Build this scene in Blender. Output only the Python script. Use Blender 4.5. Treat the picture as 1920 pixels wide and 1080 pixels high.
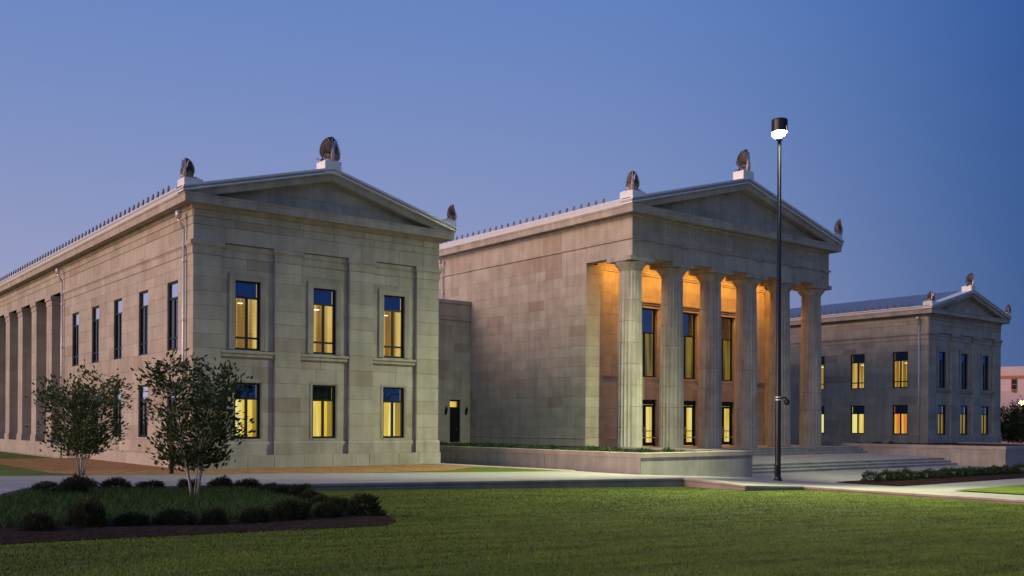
import bpy, math, random
import numpy as np
from mathutils import Matrix, Vector
R = math.radians
PI = math.pi
for o in list(bpy.data.objects): bpy.data.objects.remove(o)
sc = bpy.context.scene
col = sc.collection

# ------------------------------------------------------------------ camera
cd = bpy.data.cameras.new('camera'); cam = bpy.data.objects.new('camera', cd); col.objects.link(cam)
ROLL = 0.0049928
cd.sensor_width = 36; cd.lens = 36*1827.53/1920
cd.shift_y = 255.38/1920*math.cos(ROLL); cd.shift_x = 255.38/1920*math.sin(ROLL)
cd.clip_start = 0.3; cd.clip_end = 6000
cam.matrix_world = (Matrix.Translation((0, 0, 2.25)) @ Matrix.Rotation(-R(38.343), 4, 'Z')
                    @ Matrix.Rotation(PI/2, 4, 'X') @ Matrix.Rotation(ROLL, 4, 'Z'))
sc.camera = cam
# ------------------------------------------------------------------ sky, sun, exposure (dusk, glow in the west = -X)
world = bpy.data.worlds.new('World'); sc.world = world; world.use_nodes = True
wn, wl = world.node_tree.nodes, world.node_tree.links
wn.clear()
GLOW_AZ, SUN_AZ = 300.0, 282.0          # the sun has set here (azimuth clockwise from +Y); the sky fades smoothly away from that glow
def wmath(op, a, b=None):
    x = wn.new('ShaderNodeMath'); x.operation = op
    for i_, v in enumerate((a, b)):
        if v is None: continue
        if isinstance(v, (int, float)): x.inputs[i_].default_value = v
        else: wl.new(v, x.inputs[i_])
    return x.outputs[0]
tc = wn.new('ShaderNodeTexCoord'); nv = wn.new('ShaderNodeVectorMath'); nv.operation = 'NORMALIZE'; wl.new(tc.outputs['Generated'], nv.inputs[0])
dt = wn.new('ShaderNodeVectorMath'); dt.operation = 'DOT_PRODUCT'; wl.new(nv.outputs[0], dt.inputs[0])
dt.inputs[1].default_value = (math.sin(R(GLOW_AZ)), math.cos(R(GLOW_AZ)), 0)
glow = wmath('TANH', wmath('MULTIPLY', wmath('ADD', wmath('MAXIMUM', dt.outputs['Value'], -.60), .70), 4.))
sep = wn.new('ShaderNodeSeparateXYZ'); wl.new(nv.outputs[0], sep.inputs[0])
upz = wmath('MINIMUM', wmath('MAXIMUM', sep.outputs[2], 0.), .40)
cmb = wn.new('ShaderNodeCombineColor')
for i_, (a_, b_, c_) in enumerate(((-3.76, 3.002, -3.03), (-2.765, 1.855, -1.325), (-1.659, 1.056, -.03))):
    wl.new(wmath('EXPONENT', wmath('ADD', wmath('ADD', wmath('MULTIPLY', glow, b_), wmath('MULTIPLY', upz, c_)), a_)), cmb.inputs[i_])
bg = wn.new('ShaderNodeBackground'); bg.inputs['Strength'].default_value = 1.0
wo = wn.new('ShaderNodeOutputWorld')
wl.new(cmb.outputs[0], bg.inputs[0]); wl.new(bg.outputs[0], wo.inputs[0])
sd = bpy.data.lights.new('sun', 'SUN'); sd.energy = 2.75; sd.angle = R(36); sd.color = (1.0, 0.67, 0.53)
sun = bpy.data.objects.new('sun', sd); col.objects.link(sun)
el, az = R(16.0), R(SUN_AZ)
sun.rotation_euler = Vector((math.sin(az)*math.cos(el), math.cos(az)*math.cos(el), math.sin(el))).to_track_quat('Z', 'Y').to_euler()
sc.view_settings.view_transform = 'Standard'; sc.view_settings.look = 'None'
sc.view_settings.exposure = 0.0; sc.view_settings.gamma = 1.0; sc.view_settings.use_curve_mapping = False

# ------------------------------------------------------------------ materials
def new_mat(name):
    m = bpy.data.materials.new(name); m.use_nodes = True
    nt = m.node_tree; nt.nodes.clear()
    out = nt.nodes.new('ShaderNodeOutputMaterial')
    b = nt.nodes.new('ShaderNodeBsdfPrincipled'); nt.links.new(b.outputs[0], out.inputs[0])
    return m, nt.nodes, nt.links, b, out
def noise(n, l, vec, scale, detail=3, rough=.55):
    t = n.new('ShaderNodeTexNoise'); t.inputs['Scale'].default_value = scale
    t.inputs['Detail'].default_value = detail; t.inputs['Roughness'].default_value = rough
    if vec is not None: l.new(vec, t.inputs['Vector'])
    return t.outputs[0]
def mapped(n, l, src, scale=(1, 1, 1), rot=(0, 0, 0)):
    m = n.new('ShaderNodeMapping'); m.inputs['Scale'].default_value = scale; m.inputs['Rotation'].default_value = rot
    l.new(src, m.inputs[0]); return m.outputs[0]
def ramp(n, l, fac, stops, mode='LINEAR'):
    r = n.new('ShaderNodeValToRGB'); r.color_ramp.interpolation = mode
    e = r.color_ramp.elements
    while len(e) < len(stops): e.new(.5)
    for i, (p, c) in enumerate(stops):
        e[i].position = p; e[i].color = (*c, 1) if len(c) == 3 else c
    l.new(fac, r.inputs[0]); return r.outputs[0]
def mix(n, l, a, b, fac, mode='MIX'):
    x = n.new('ShaderNodeMix'); x.data_type = 'RGBA'; x.blend_type = mode
    for s, v in ((0, fac), (6, a), (7, b)):
        if isinstance(v, (int, float)): x.inputs[s].default_value = v
        elif isinstance(v, tuple): x.inputs[s].default_value = (*v, 1)
        else: l.new(v, x.inputs[s])
    return x.outputs[2]
def math_n(n, l, op, a, b=None):
    x = n.new('ShaderNodeMath'); x.operation = op
    for i, v in enumerate((a, b)):
        if v is None: continue
        if isinstance(v, (int, float)): x.inputs[i].default_value = v
        else: l.new(v, x.inputs[i])
    return x.outputs[0]
def bump(n, l, h, b, strength=.3, dist=.01):
    x = n.new('ShaderNodeBump'); x.inputs['Strength'].default_value = strength; x.inputs['Distance'].default_value = dist
    l.new(h, x.inputs['Height']); l.new(x.outputs[0], b.inputs['Normal'])
def rnd(n, l):
    oi = n.new('ShaderNodeObjectInfo'); g = n.new('ShaderNodeNewGeometry')
    return math_n(n, l, 'FRACT', math_n(n, l, 'ADD', oi.outputs['Random'], g.outputs['Random Per Island']))
def stone_mat(name, tints, rough=.85, stain=.25, mott=.3):
    m, n, l, b, o = new_mat(name)
    pos = n.new('ShaderNodeNewGeometry').outputs['Position']
    base = ramp(n, l, rnd(n, l), tints)
    big = ramp(n, l, noise(n, l, pos, .9, 5, .6), [(.25, (1-mott,)*3), (.75, (1+mott*.35,)*3)])
    streak = ramp(n, l, noise(n, l, mapped(n, l, pos, (2.2, 2.2, .16)), 1.0, 5, .62), [(.32, (1-stain, 1-stain*1.02, 1-stain*1.06)), (.62, (1, 1, 1))])
    fine = ramp(n, l, noise(n, l, pos, 22, 4, .7), [(.2, (.86,)*3), (.8, (1.08,)*3)])
    c = mix(n, l, mix(n, l, mix(n, l, base, big, 1., 'MULTIPLY'), streak, 1., 'MULTIPLY'), fine, 1., 'MULTIPLY')
    l.new(c, b.inputs['Base Color']); b.inputs['Roughness'].default_value = rough
    b.inputs['Specular IOR Level'].default_value = .25
    bump(n, l, noise(n, l, pos, 14, 5, .7), b, .35, .012)
    return m
def plain_mat(name, c, rough=.6, metal=0., var=.12, scale=6., spec=.5, bmp=0.):
    m, n, l, b, o = new_mat(name)
    pos = n.new('ShaderNodeNewGeometry').outputs['Position']
    f = ramp(n, l, noise(n, l, pos, scale, 4, .6), [(.25, tuple(x*(1-var) for x in c)), (.75, tuple(min(1, x*(1+var)) for x in c))])
    l.new(f, b.inputs['Base Color']); b.inputs['Roughness'].default_value = rough; b.inputs['Metallic'].default_value = metal
    b.inputs['Specular IOR Level'].default_value = spec
    if bmp: bump(n, l, noise(n, l, pos, scale*5, 4, .6), b, bmp, .01)
    return m
def leaf_mat(name, c1, c2, c3=None, rough=.55):
    m, n, l, b, o = new_mat(name)
    stops = [(0, c1), (.8, c2)] + ([(.97, c3)] if c3 else [])
    l.new(ramp(n, l, rnd(n, l), stops), b.inputs['Base Color'])
    b.inputs['Roughness'].default_value = rough; b.inputs['Specular IOR Level'].default_value = .12
    t = n.new('ShaderNodeBsdfTranslucent'); t.inputs[0].default_value = (*[x*1.2 for x in c2], 1)
    mx = n.new('ShaderNodeMixShader'); mx.inputs[0].default_value = .2
    l.new(b.outputs[0], mx.inputs[1]); l.new(t.outputs[0], mx.inputs[2]); l.new(mx.outputs[0], o.inputs[0])
    return m
def emit_mat(name, c, s, bands=0, c2=None, grad=None):
    m, n, l, b, o = new_mat(name); n.remove(b)
    e = n.new('ShaderNodeEmission'); e.inputs['Strength'].default_value = s
    pos = n.new('ShaderNodeNewGeometry').outputs['Position']
    nz = ramp(n, l, noise(n, l, mapped(n, l, pos, (1.4, 1.4, .35)), 1.3, 3, .5), [(.3, tuple(x*.62 for x in c)), (.7, c)])
    if c2: nz = mix(n, l, nz, c2, ramp(n, l, noise(n, l, mapped(n, l, pos, (3, 3, .12)), 1.1, 1, .4), [(.42, (0, 0, 0)), (.6, (1, 1, 1))]))
    if bands:
        sp = n.new('ShaderNodeSeparateXYZ'); l.new(pos, sp.inputs[0])
        s1 = math_n(n, l, 'SINE', math_n(n, l, 'MULTIPLY', sp.outputs[2], bands))
        nz = mix(n, l, nz, (.5, .5, .5), math_n(n, l, 'MULTIPLY', math_n(n, l, 'ADD', s1, 1.), .5), 'MULTIPLY')
    l.new(nz, e.inputs[0]); l.new(e.outputs[0], o.inputs[0])
    return m
def glass_mat(name, refl, tintc=(1, 1, 1), rough=.02):
    m, n, l, b, o = new_mat(name); n.remove(b)
    g = n.new('ShaderNodeBsdfGlossy'); g.inputs['Roughness'].default_value = rough; g.inputs[0].default_value = (*tintc, 1)
    t = n.new('ShaderNodeBsdfTransparent'); t.inputs[0].default_value = (.82, .84, .82, 1)
    pos = n.new('ShaderNodeNewGeometry').outputs['Position']
    bp = n.new('ShaderNodeBump'); bp.inputs['Strength'].default_value = .06; bp.inputs['Distance'].default_value = .05
    l.new(noise(n, l, pos, 1.1, 1, .4), bp.inputs['Height']); l.new(bp.outputs[0], g.inputs['Normal'])
    f = n.new('ShaderNodeFresnel'); f.inputs[0].default_value = 1.5
    fac = math_n(n, l, 'MINIMUM', math_n(n, l, 'ADD', f.outputs[0], refl), 1.)
    bf = n.new('ShaderNodeNewGeometry').outputs['Backfacing']       # only the outer face of the pane reflects
    fac = math_n(n, l, 'MULTIPLY', fac, math_n(n, l, 'SUBTRACT', 1., bf))
    mx = n.new('ShaderNodeMixShader'); l.new(fac, mx.inputs[0]); l.new(t.outputs[0], mx.inputs[1]); l.new(g.outputs[0], mx.inputs[2])
    l.new(mx.outputs[0], o.inputs[0]); return m

LIME = [(0, (.46, .395, .305)), (.3, (.51, .445, .345)), (.6, (.545, .48, .375)), (.88, (.49, .42, .33)), (.965, (.42, .33, .245)), (1, (.50, .435, .355))]
M = {}
M['stone'] = stone_mat('limestone_block', LIME, stain=.17, mott=.24)
M['mortar'] = stone_mat('limestone_backing', [(0, (.37, .32, .25)), (1, (.40, .345, .27))], stain=.12)
M['trim'] = stone_mat('limestone_trim', [(0, (.48, .41, .32)), (.5, (.54, .47, .37)), (1, (.50, .43, .345))], stain=.22)
M['drum'] = stone_mat('limestone_column', [(0, (.50, .43, .34)), (.5, (.55, .48, .385)), (1, (.52, .455, .365))], stain=.34, mott=.28)
M['kerb'] = stone_mat('pinkish_kerb_stone', [(0, (.40, .32, .275)), (.5, (.45, .365, .315)), (1, (.42, .345, .30))], stain=.1)
M['planter'] = stone_mat('pale_planter_stone', [(0, (.37, .335, .30)), (.5, (.40, .36, .325)), (1, (.385, .345, .31))], stain=.2)
def paving_mat():
    m = stone_mat('pale_concrete_paving', [(0, (.37, .335, .30)), (1, (.37, .335, .30))], stain=.06, mott=.2)
    n, l = m.node_tree.nodes, m.node_tree.links
    b = next(x for x in n if x.type == 'BSDF_PRINCIPLED'); src = b.inputs['Base Color'].links[0].from_socket
    br = n.new('ShaderNodeTexBrick'); br.inputs['Scale'].default_value = 1.; br.inputs['Mortar Size'].default_value = .012; br.inputs['Brick Width'].default_value = 1.8; br.inputs['Row Height'].default_value = .9
    br.inputs['Color1'].default_value = (1, 1, 1, 1); br.inputs['Color2'].default_value = (.93, .93, .93, 1); br.inputs['Mortar'].default_value = (.6, .58, .55, 1)
    l.new(n.new('ShaderNodeNewGeometry').outputs['Position'], br.inputs['Vector'])
    l.new(mix(n, l, src, br.outputs[0], 1., 'MULTIPLY'), b.inputs['Base Color']); return m
M['paving'] = paving_mat()
M['step'] = stone_mat('granite_step', [(0, (.48, .44, .36)), (1, (.54, .495, .41))], stain=.2)
M['letter'] = plain_mat('incised_letter_shadow', (.30, .26, .20), .9)
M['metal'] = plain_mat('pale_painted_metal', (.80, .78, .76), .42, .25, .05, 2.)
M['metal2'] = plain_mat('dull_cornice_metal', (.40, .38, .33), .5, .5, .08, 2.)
M['roof'] = plain_mat('blue_grey_roof_metal', (.50, .55, .60), .34, .6, .1, 1.5)
M['bronze'] = plain_mat('lit_bronze', (.44, .36, .34), .4, .5, .25, 7.)  # leaf colour lightened to stand for light on the ribs
M['shadeplate'] = plain_mat('shaded_bronze', (.05, .045, .05), .5, .5, .3, 7.)  # plate colour darkened to stand for shade between the leaves
M['antefix'] = plain_mat('brown_terracotta', (.20, .135, .10), .6, .15, .25, 9.)
M['black'] = plain_mat('black_painted_metal', (.012, .012, .014), .35, .3, .2, 3.)
M['frame'] = plain_mat('dark_window_frame', (.012, .012, .013), .4, .2, .2, 3.)
M['darkroom'] = plain_mat('dark_interior', (.012, .012, .015), .9)
M['plaster'] = plain_mat('portico_plaster', (.62, .56, .46), .9)
M['pipe'] = plain_mat('pale_downpipe', (.72, .68, .63), .35, .35, .05)
M['rubber'] = plain_mat('white_plinth', (.8, .78, .74), .6, 0, .05)
M['glass'] = glass_mat('clear_glass', .03)
M['transom'] = glass_mat('coated_blue_glass', .26, (.35, .62, 1.0))
M['sideglass'] = glass_mat('side_glass', .10)
M['greytransom'] = glass_mat('grey_reflecting_glass', .30, (.8, .85, 1.))
M['sidetransom'] = glass_mat('mirror_side_glass', .9)
M['amber'] = emit_mat('amber_blind_room', (.55, .27, .03), 1.15, 95., (.98, .64, .16))
M['amber2'] = emit_mat('bright_glow_wall', (1., .66, .16), 1.1)  # side wall glows brighter by itself, in place of lamplight falling on it
M['yellow2'] = emit_mat('dim_glow_wall', (.62, .40, .05), 1.)  # side wall with weaker glow of its own, standing for its dimmer lighting
M['bulb'] = emit_mat('ceiling_bulb', (1., .85, .55), 5.)
M['yellow'] = emit_mat('yellow_lit_room', (1.0, .66, .09), 1.3, 0, (1., .84, .32))
M['olive'] = emit_mat('dim_olive_room', (.50, .34, .05), .8, 0, (.10, .08, .03))
M['orange'] = emit_mat('orange_lit_room', (1., .26, .04), 1.2, 0, (1., .62, .12))
M['lampglow'] = emit_mat('lamp_glow', (1., .99, .86), 90)
M['warmglow'] = emit_mat('warm_lamp_glow', (1., .62, .25), 14)
M['mulch'] = None
M['bark'] = plain_mat('smooth_grey_bark', (.30, .27, .24), .8, 0, .3, 14., .2, .3)
M['darkbark'] = plain_mat('dark_twig', (.03, .025, .02), .9)
M['leaf'] = leaf_mat('tree_leaf', (.024, .040, .010), (.060, .090, .024), (.14, .09, .02), .65)
M['shrub'] = leaf_mat('dark_shrub_leaf', (.014, .020, .010), (.042, .048, .024))
M['hedge'] = leaf_mat('hedge_leaf', (.018, .032, .012), (.045, .066, .026))
M['juniper'] = leaf_mat('planter_shrub_leaf', (.025, .05, .018), (.055, .095, .035))
M['liriope'] = leaf_mat('liriope_blade', (.024, .05, .012), (.055, .095, .026))

def grass_mat(name, blades=False):
    m, n, l, b, o = new_mat(name)
    pos = n.new('ShaderNodeNewGeometry').outputs['Position']
    patch = ramp(n, l, noise(n, l, pos, .35, 5, .6), [(.3, (.105, .142, .013)), (.7, (.150, .186, .022))])
    mow = ramp(n, l, noise(n, l, mapped(n, l, pos, (.35, 2.2, 1), (0, 0, R(-24))), 1.0, 4, .65), [(.33, (.58, .64, .56)), (.6, (1.14, 1.12, 1.08))])
    c = mix(n, l, patch, mow, 1., 'MULTIPLY')
    if blades:
        c = mix(n, l, c, ramp(n, l, rnd(n, l), [(0, (.8, .84, .7)), (.75, (1.1, 1.08, 1.0)), (1, (1.3, 1.2, 1.1))]), 1., 'MULTIPLY')
    else:
        c = mix(n, l, c, ramp(n, l, noise(n, l, pos, 60, 3, .7), [(.3, (.7, .74, .7)), (.7, (1.06, 1.06, 1.)) ]), 1., 'MULTIPLY')
        bump(n, l, noise(n, l, pos, 45, 4, .7), b, .9, .04)
    l.new(c, b.inputs['Base Color']); b.inputs['Roughness'].default_value = .8; b.inputs['Specular IOR Level'].default_value = .15
    return m
M['lawn'] = grass_mat('mown_lawn'); M['blade'] = grass_mat('lawn_blade', True)
def mulch_mat(name, a, b2, c3):
    m, n, l, b, o = new_mat(name)
    pos = n.new('ShaderNodeNewGeometry').outputs['Position']
    v = n.new('ShaderNodeTexVoronoi'); v.inputs['Scale'].default_value = 14; l.new(mapped(n, l, pos, (1, 1.8, 1), (0, 0, .6)), v.inputs['Vector'])
    c = ramp(n, l, v.outputs['Color'], [(.1, a), (.55, b2), (.9, c3)])
    c = mix(n, l, c, ramp(n, l, noise(n, l, pos, 1.2, 4, .6), [(.3, (.7,)*3), (.7, (1.1,)*3)]), 1., 'MULTIPLY')
    l.new(c, b.inputs['Base Color']); b.inputs['Roughness'].default_value = .95; b.inputs['Specular IOR Level'].default_value = .1
    bump(n, l, v.outputs['Distance'], b, 1., .05); return m
M['straw'] = mulch_mat('pine_straw_mulch', (.26, .13, .045), (.46, .25, .095), (.60, .37, .17))
M['mulch'] = mulch_mat('dark_bark_mulch', (.012, .006, .004), (.034, .016, .011), (.085, .042, .03))
M['soil'] = mulch_mat('planter_soil', (.03, .02, .015), (.06, .04, .03), (.09, .065, .05))

# ------------------------------------------------------------------ helpers
def link(name, me, mat=None, parent=None, loc=(0, 0, 0), rz=0.):
    o = bpy.data.objects.new(name, me); col.objects.link(o)
    if mat is not None and me is not None and not me.materials: me.materials.append(mat)
    o.location = loc; o.rotation_euler = (0, 0, rz)
    if parent is not None: o.parent = parent
    return o
def tag(o, label=None, cat=None, group=None, kind=None):
    if label: o['label'] = label
    if cat: o['category'] = cat
    if group: o['group'] = group
    if kind: o['kind'] = kind
    return o
def thing(name, label, cat, loc=(0, 0, 0), rz=0., group=None):
    return tag(link(name, None, None, None, loc, rz), label, cat, group)
class MB:
    def __init__(s): s.v = []; s.f = []
    def add(s, vs, fs):
        k = len(s.v); s.v += [tuple(p) for p in vs]; s.f += [tuple(i+k for i in f) for f in fs]
    def box(s, x0, x1, y0, y1, z0, z1):
        s.add([(x0, y0, z0), (x1, y0, z0), (x1, y1, z0), (x0, y1, z0), (x0, y0, z1), (x1, y0, z1), (x1, y1, z1), (x0, y1, z1)],
              [(0, 3, 2, 1), (4, 5, 6, 7), (0, 1, 5, 4), (1, 2, 6, 5), (2, 3, 7, 6), (3, 0, 4, 7)])
    def prism_xz(s, poly, y0, y1):               # polygon in x,z (counter-clockwise seen from -y) swept y0..y1
        k = len(poly)
        s.add([(x, y0, z) for x, z in poly] + [(x, y1, z) for x, z in poly],
              [tuple(range(k)), tuple(range(2*k-1, k-1, -1))] + [(i, i+k, (i+1) % k+k, (i+1) % k) for i in range(k)])
    def sweep(s, p0, p1, nrm, prof, m0=0., m1=0.):  # profile (n,z) swept p0 -> p1, mitre factors
        p0, p1, nrm = Vector(p0), Vector(p1), Vector(nrm); d = (p1-p0); d.z = 0; d.normalize(); k = len(prof)
        a = [p0+nrm*n+Vector((0, 0, z))-d*(n*m0) for n, z in prof]; b = [p1+nrm*n+Vector((0, 0, z))+d*(n*m1) for n, z in prof]
        s.add(a+b, [tuple(range(k)), tuple(range(2*k-1, k-1, -1))] + [(i, i+k, (i+1) % k+k, (i+1) % k) for i in range(k)])
    def tube(s, pts, rad, seg=8, cap=True):
        pts = [Vector(p) for p in pts]; k0 = len(s.v); up = Vector((0, 0, 1))
        for i, p in enumerate(pts):
            t = (pts[min(i+1, len(pts)-1)]-pts[max(i-1, 0)]).normalized()
            a = t.cross(up if abs(t.z) < .95 else Vector((1, 0, 0))).normalized(); b = t.cross(a)
            r = rad[i] if isinstance(rad, (list, tuple)) else rad
            for j in range(seg):
                q = 2*PI*j/seg; s.v.append(tuple(p+a*(r*math.cos(q))+b*(r*math.sin(q))))
        for i in range(len(pts)-1):
            for j in range(seg):
                s.f.append((k0+i*seg+j, k0+i*seg+(j+1) % seg, k0+(i+1)*seg+(j+1) % seg, k0+(i+1)*seg+j))
        if cap:
            s.f.append(tuple(k0+j for j in range(seg))[::-1]); e = k0+(len(pts)-1)*seg; s.f.append(tuple(e+j for j in range(seg)))
    def lathe(s, prof, seg=24, cx=0., cy=0.):
        k0 = len(s.v)
        for r, z in prof:
            for j in range(seg):
                q = 2*PI*j/seg; s.v.append((cx+r*math.cos(q), cy+r*math.sin(q), z))
        for i in range(len(prof)-1):
            for j in range(seg):
                s.f.append((k0+i*seg+j, k0+i*seg+(j+1) % seg, k0+(i+1)*seg+(j+1) % seg, k0+(i+1)*seg+j))
        s.f.append(tuple(k0+j for j in range(seg))[::-1]); e = k0+(len(prof)-1)*seg; s.f.append(tuple(e+j for j in range(seg)))
    def mesh(s, name='mesh', smooth=False, fix=True):
        me = bpy.data.meshes.new(name); me.from_pydata(s.v, [], s.f); me.update()
        if fix:
            import bmesh
            bm = bmesh.new(); bm.from_mesh(me); bmesh.ops.recalc_face_normals(bm, faces=bm.faces); bm.to_mesh(me); bm.free()
        if smooth: me.polygons.foreach_set('use_smooth', [True]*len(me.polygons))
        return me
    def build(s, name, mat, parent=None, loc=(0, 0, 0), rz=0., smooth=False, fix=True):
        return link(name, s.mesh(name, smooth, fix), mat, parent, loc, rz)
def copy_tree(o, parent=None):
    c = o.copy(); col.objects.link(c); c.parent = parent
    for ch in list(o.children): copy_tree(ch, c)
    return c
def clip(poly, a, b, c):                          # keep a*x+b*z+c>=0
    out = []
    for i in range(len(poly)):
        p, q = poly[i], poly[(i+1) % len(poly)]
        dp, dq = a*p[0]+b*p[1]+c, a*q[0]+b*q[1]+c
        if dp >= 0: out.append(p)
        if (dp > 0 > dq) or (dp < 0 < dq):
            t = dp/(dp-dq); out.append((p[0]+t*(q[0]-p[0]), p[1]+t*(q[1]-p[1])))
    return out
_bm = {}
def block(parent, x, z, w, h, mat=None, n=0., t=.05, name='stone_block', g=.006, c=.009):
    """one dressed stone: face towards local -y, chamfered arrises, open joint g all round; mesh shared between equal sizes"""
    mat = mat or M['stone']
    w = round(w, 2); h = round(h, 2); key = (w, h, round(t, 2), mat.name, name)
    me = _bm.get(key)
    if me is None:
        b = MB()
        x0, x1, z0, z1 = g, w-g, g, h-g
        b.add([(x0+c, 0, z0+c), (x1-c, 0, z0+c), (x1-c, 0, z1-c), (x0+c, 0, z1-c),
               (x0, c, z0), (x1, c, z0), (x1, c, z1), (x0, c, z1), (x0, t, z0), (x1, t, z0), (x1, t, z1), (x0, t, z1)],
              [(0, 1, 2, 3), (0, 4, 5, 1), (1, 5, 6, 2), (2, 6, 7, 3), (3, 7, 4, 0), (4, 8, 9, 5), (5, 9, 10, 6), (6, 10, 11, 7), (7, 11, 8, 4)])
        me = b.mesh(name, fix=False); me.materials.append(mat); _bm[key] = me
    return link(name, me, None, parent, (x, -n, z))
def split(rg, a, b, lo, hi):
    out = [a]; x = a
    while b-x > hi:
        x += rg.uniform(lo, hi)
        if b-x < lo*.7: x = b-lo*.8
        out.append(x)
    out.append(b); return out
def core_mesh(L, z0, z1, ops, depth, e0=.014, e1=.014, n0=.012):
    xs = sorted({e0, L-e1} | {v for o in ops for v in o[:2]}); zs = sorted({z0, z1} | {v for o in ops for v in o[2:4]})
    m = MB()
    for i in range(len(xs)-1):
        run = None
        for k in range(len(zs)-1):
            xm, zm = (xs[i]+xs[i+1])/2, (zs[k]+zs[k+1])/2
            hole = any(o[0] < xm < o[1] and o[2] < zm < o[3] for o in ops)
            if not hole: run = [zs[k], zs[k+1]] if run is None else [run[0], zs[k+1]]
            if (hole or k == len(zs)-2) and run: m.box(xs[i], xs[i+1], n0, depth, *run); run = None
    return m
def wall_face(parent, name, loc, rz, L, zl, ops=(), seed=1, lo=.9, hi=2.2, depth=.4, mat=None, z0=None, z1=None, xa=0., xb=None, blocks=True):
    rg = random.Random(seed)
    w = core_mesh(L, zl[0] if z0 is None else z0, zl[-1] if z1 is None else z1, ops, depth).build(name, M['mortar'], parent, loc, rz)
    if not blocks: w.data.materials[0] = M['stone']; return w
    xb = L if xb is None else xb
    for a, b in zip(zl[:-1], zl[1:]):
        cuts = [(o[0], o[1]) for o in ops if min(b, o[3])-max(a, o[2]) > .02]; cuts.sort()
        segs, x = [], xa
        for c0, c1 in cuts:
            if c0 > x+.01: segs.append((x, c0))
            x = max(x, c1)
        if xb > x+.01: segs.append((x, xb))
        for s0, s1 in segs:
            js = split(rg, s0, s1, lo, hi)
            for p, q in zip(js[:-1], js[1:]):
                block(w, p, a, q-p, b-a, mat, n=rg.uniform(-.003, .003))
    return w

# ------------------------------------------------------------------ windows
def window(parent, x0, x1, z0, z1, y, kind, room, surround=None, sill=None, rails=(), mull=True, tz=None, glass=None, name='window', tg=None):
    """dark metal window set at local depth y; sub-parts: panes, lit or dark room behind, stone surround, sill"""
    f = MB(); fw = .085; d0, d1 = y-.05, y+.06
    f.box(x0, x0+fw, d0, d1, z0, z1); f.box(x1-fw*1.25, x1, d0, d1, z0, z1); f.box(x0+fw, x1-fw*1.25, d0, d1, z0, z0+fw*1.2); f.box(x0+fw, x1-fw*1.25, d0, d1, z1-fw, z1)
    xa, xb = x0+fw, x1-fw*1.25; za, zb = z0+fw*1.2, z1-fw
    lz = sorted([za, zb] + list(rails) + ([tz] if tz else []))
    for r in list(rails)+([tz] if tz else []): f.box(xa, xb, d0+.004, d1-.004, r-.045, r+.045)
    xm = (xa+xb)/2
    if mull: f.box(xm-.06, xm+.06, d0+.008, d1-.008, za, (tz or zb)-.045 if tz else zb)
    w = f.build(name, M['frame'], parent)
    for i in range(len(lz)-1):
        p, q = lz[i], lz[i+1]
        top = tz is not None and abs(p-tz) < 1e-6
        cells = [(xa, xb)] if (top or not mull) else [(xa, xm), (xm, xb)]
        for c0, c1 in cells:
            m = MB(); m.box(c0+.005, c1-.005, y-.004, y+.004, p, q)
            m.build('pane', (tg or M['transom']) if top else (glass or M['glass']), w)
    if tz:
        m = MB(); m.box(xa, xb, y+.12, y+.15, tz, zb+.02); m.build('shade_box', M['darkroom'], w)
    m = MB(); dp = .75 if room is not M['darkroom'] else 1.4
    a, b2 = x0+.006, x1-.006
    m.add([(a, y+dp, z0), (b2, y+dp, z0), (b2, y+dp, z1), (a, y+dp, z1), (a, y+.065, z0), (b2, y+.065, z0), (b2, y+.065, z1), (a, y+.065, z1)],
          [(0, 1, 2, 3), (4, 0, 3, 7), (1, 5, 6, 2), (4, 5, 1, 0), (3, 2, 6, 7)])
    ro = m.build('room', room, w, fix=False)
    if room.name in ('amber_blind_room', 'yellow_lit_room'):
        ro.data.materials.append(M['amber2'] if room is M['amber'] else M['yellow2']); ro.data.polygons[2].material_index = 1
        if room is M['amber']:
            m = MB(); k_ = ((x0*7.3) % 1.)*.5+.25; m.lathe([(.13, z1-1.0), (.13, z1-.98)], 10, x0+(x1-x0)*k_, y+.5); m.build('ceiling_light', M['bulb'], w)
    if surround:
        so, yf = surround
        m = MB()
        for k, (wd, pr) in enumerate(((so, .03), (so*.62, .06), (so*.25, .09))):
            # three stepped fillets: outer band proud least
            i0, i1 = x0-wd, x1+wd; o0 = so if k == 0 else 0
            nxt = (so*.62, so*.25, 0)[k]
            m.box(i0, x0-nxt, yf-.11+pr*.6, yf+.02, z0, z1+wd); m.box(x1+nxt, i1, yf-.11+pr*.6, yf+.02, z0, z1+wd)
            m.box(x0-nxt, x1+nxt, yf-.11+pr*.6, yf+.02, z1+nxt, z1+wd)
        m.build('surround', M['trim'], w)
    if sill:
        s0, s1, sz, yf = sill
        m = MB(); m.box(s0, s1, yf-.2, yf+.02, sz-.12, sz); m.box(s0+.02, s1-.02, yf-.13, yf+.02, sz-.28, sz-.12-.001)
        m.build('sill', M['trim'], w)
    return w

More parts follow.
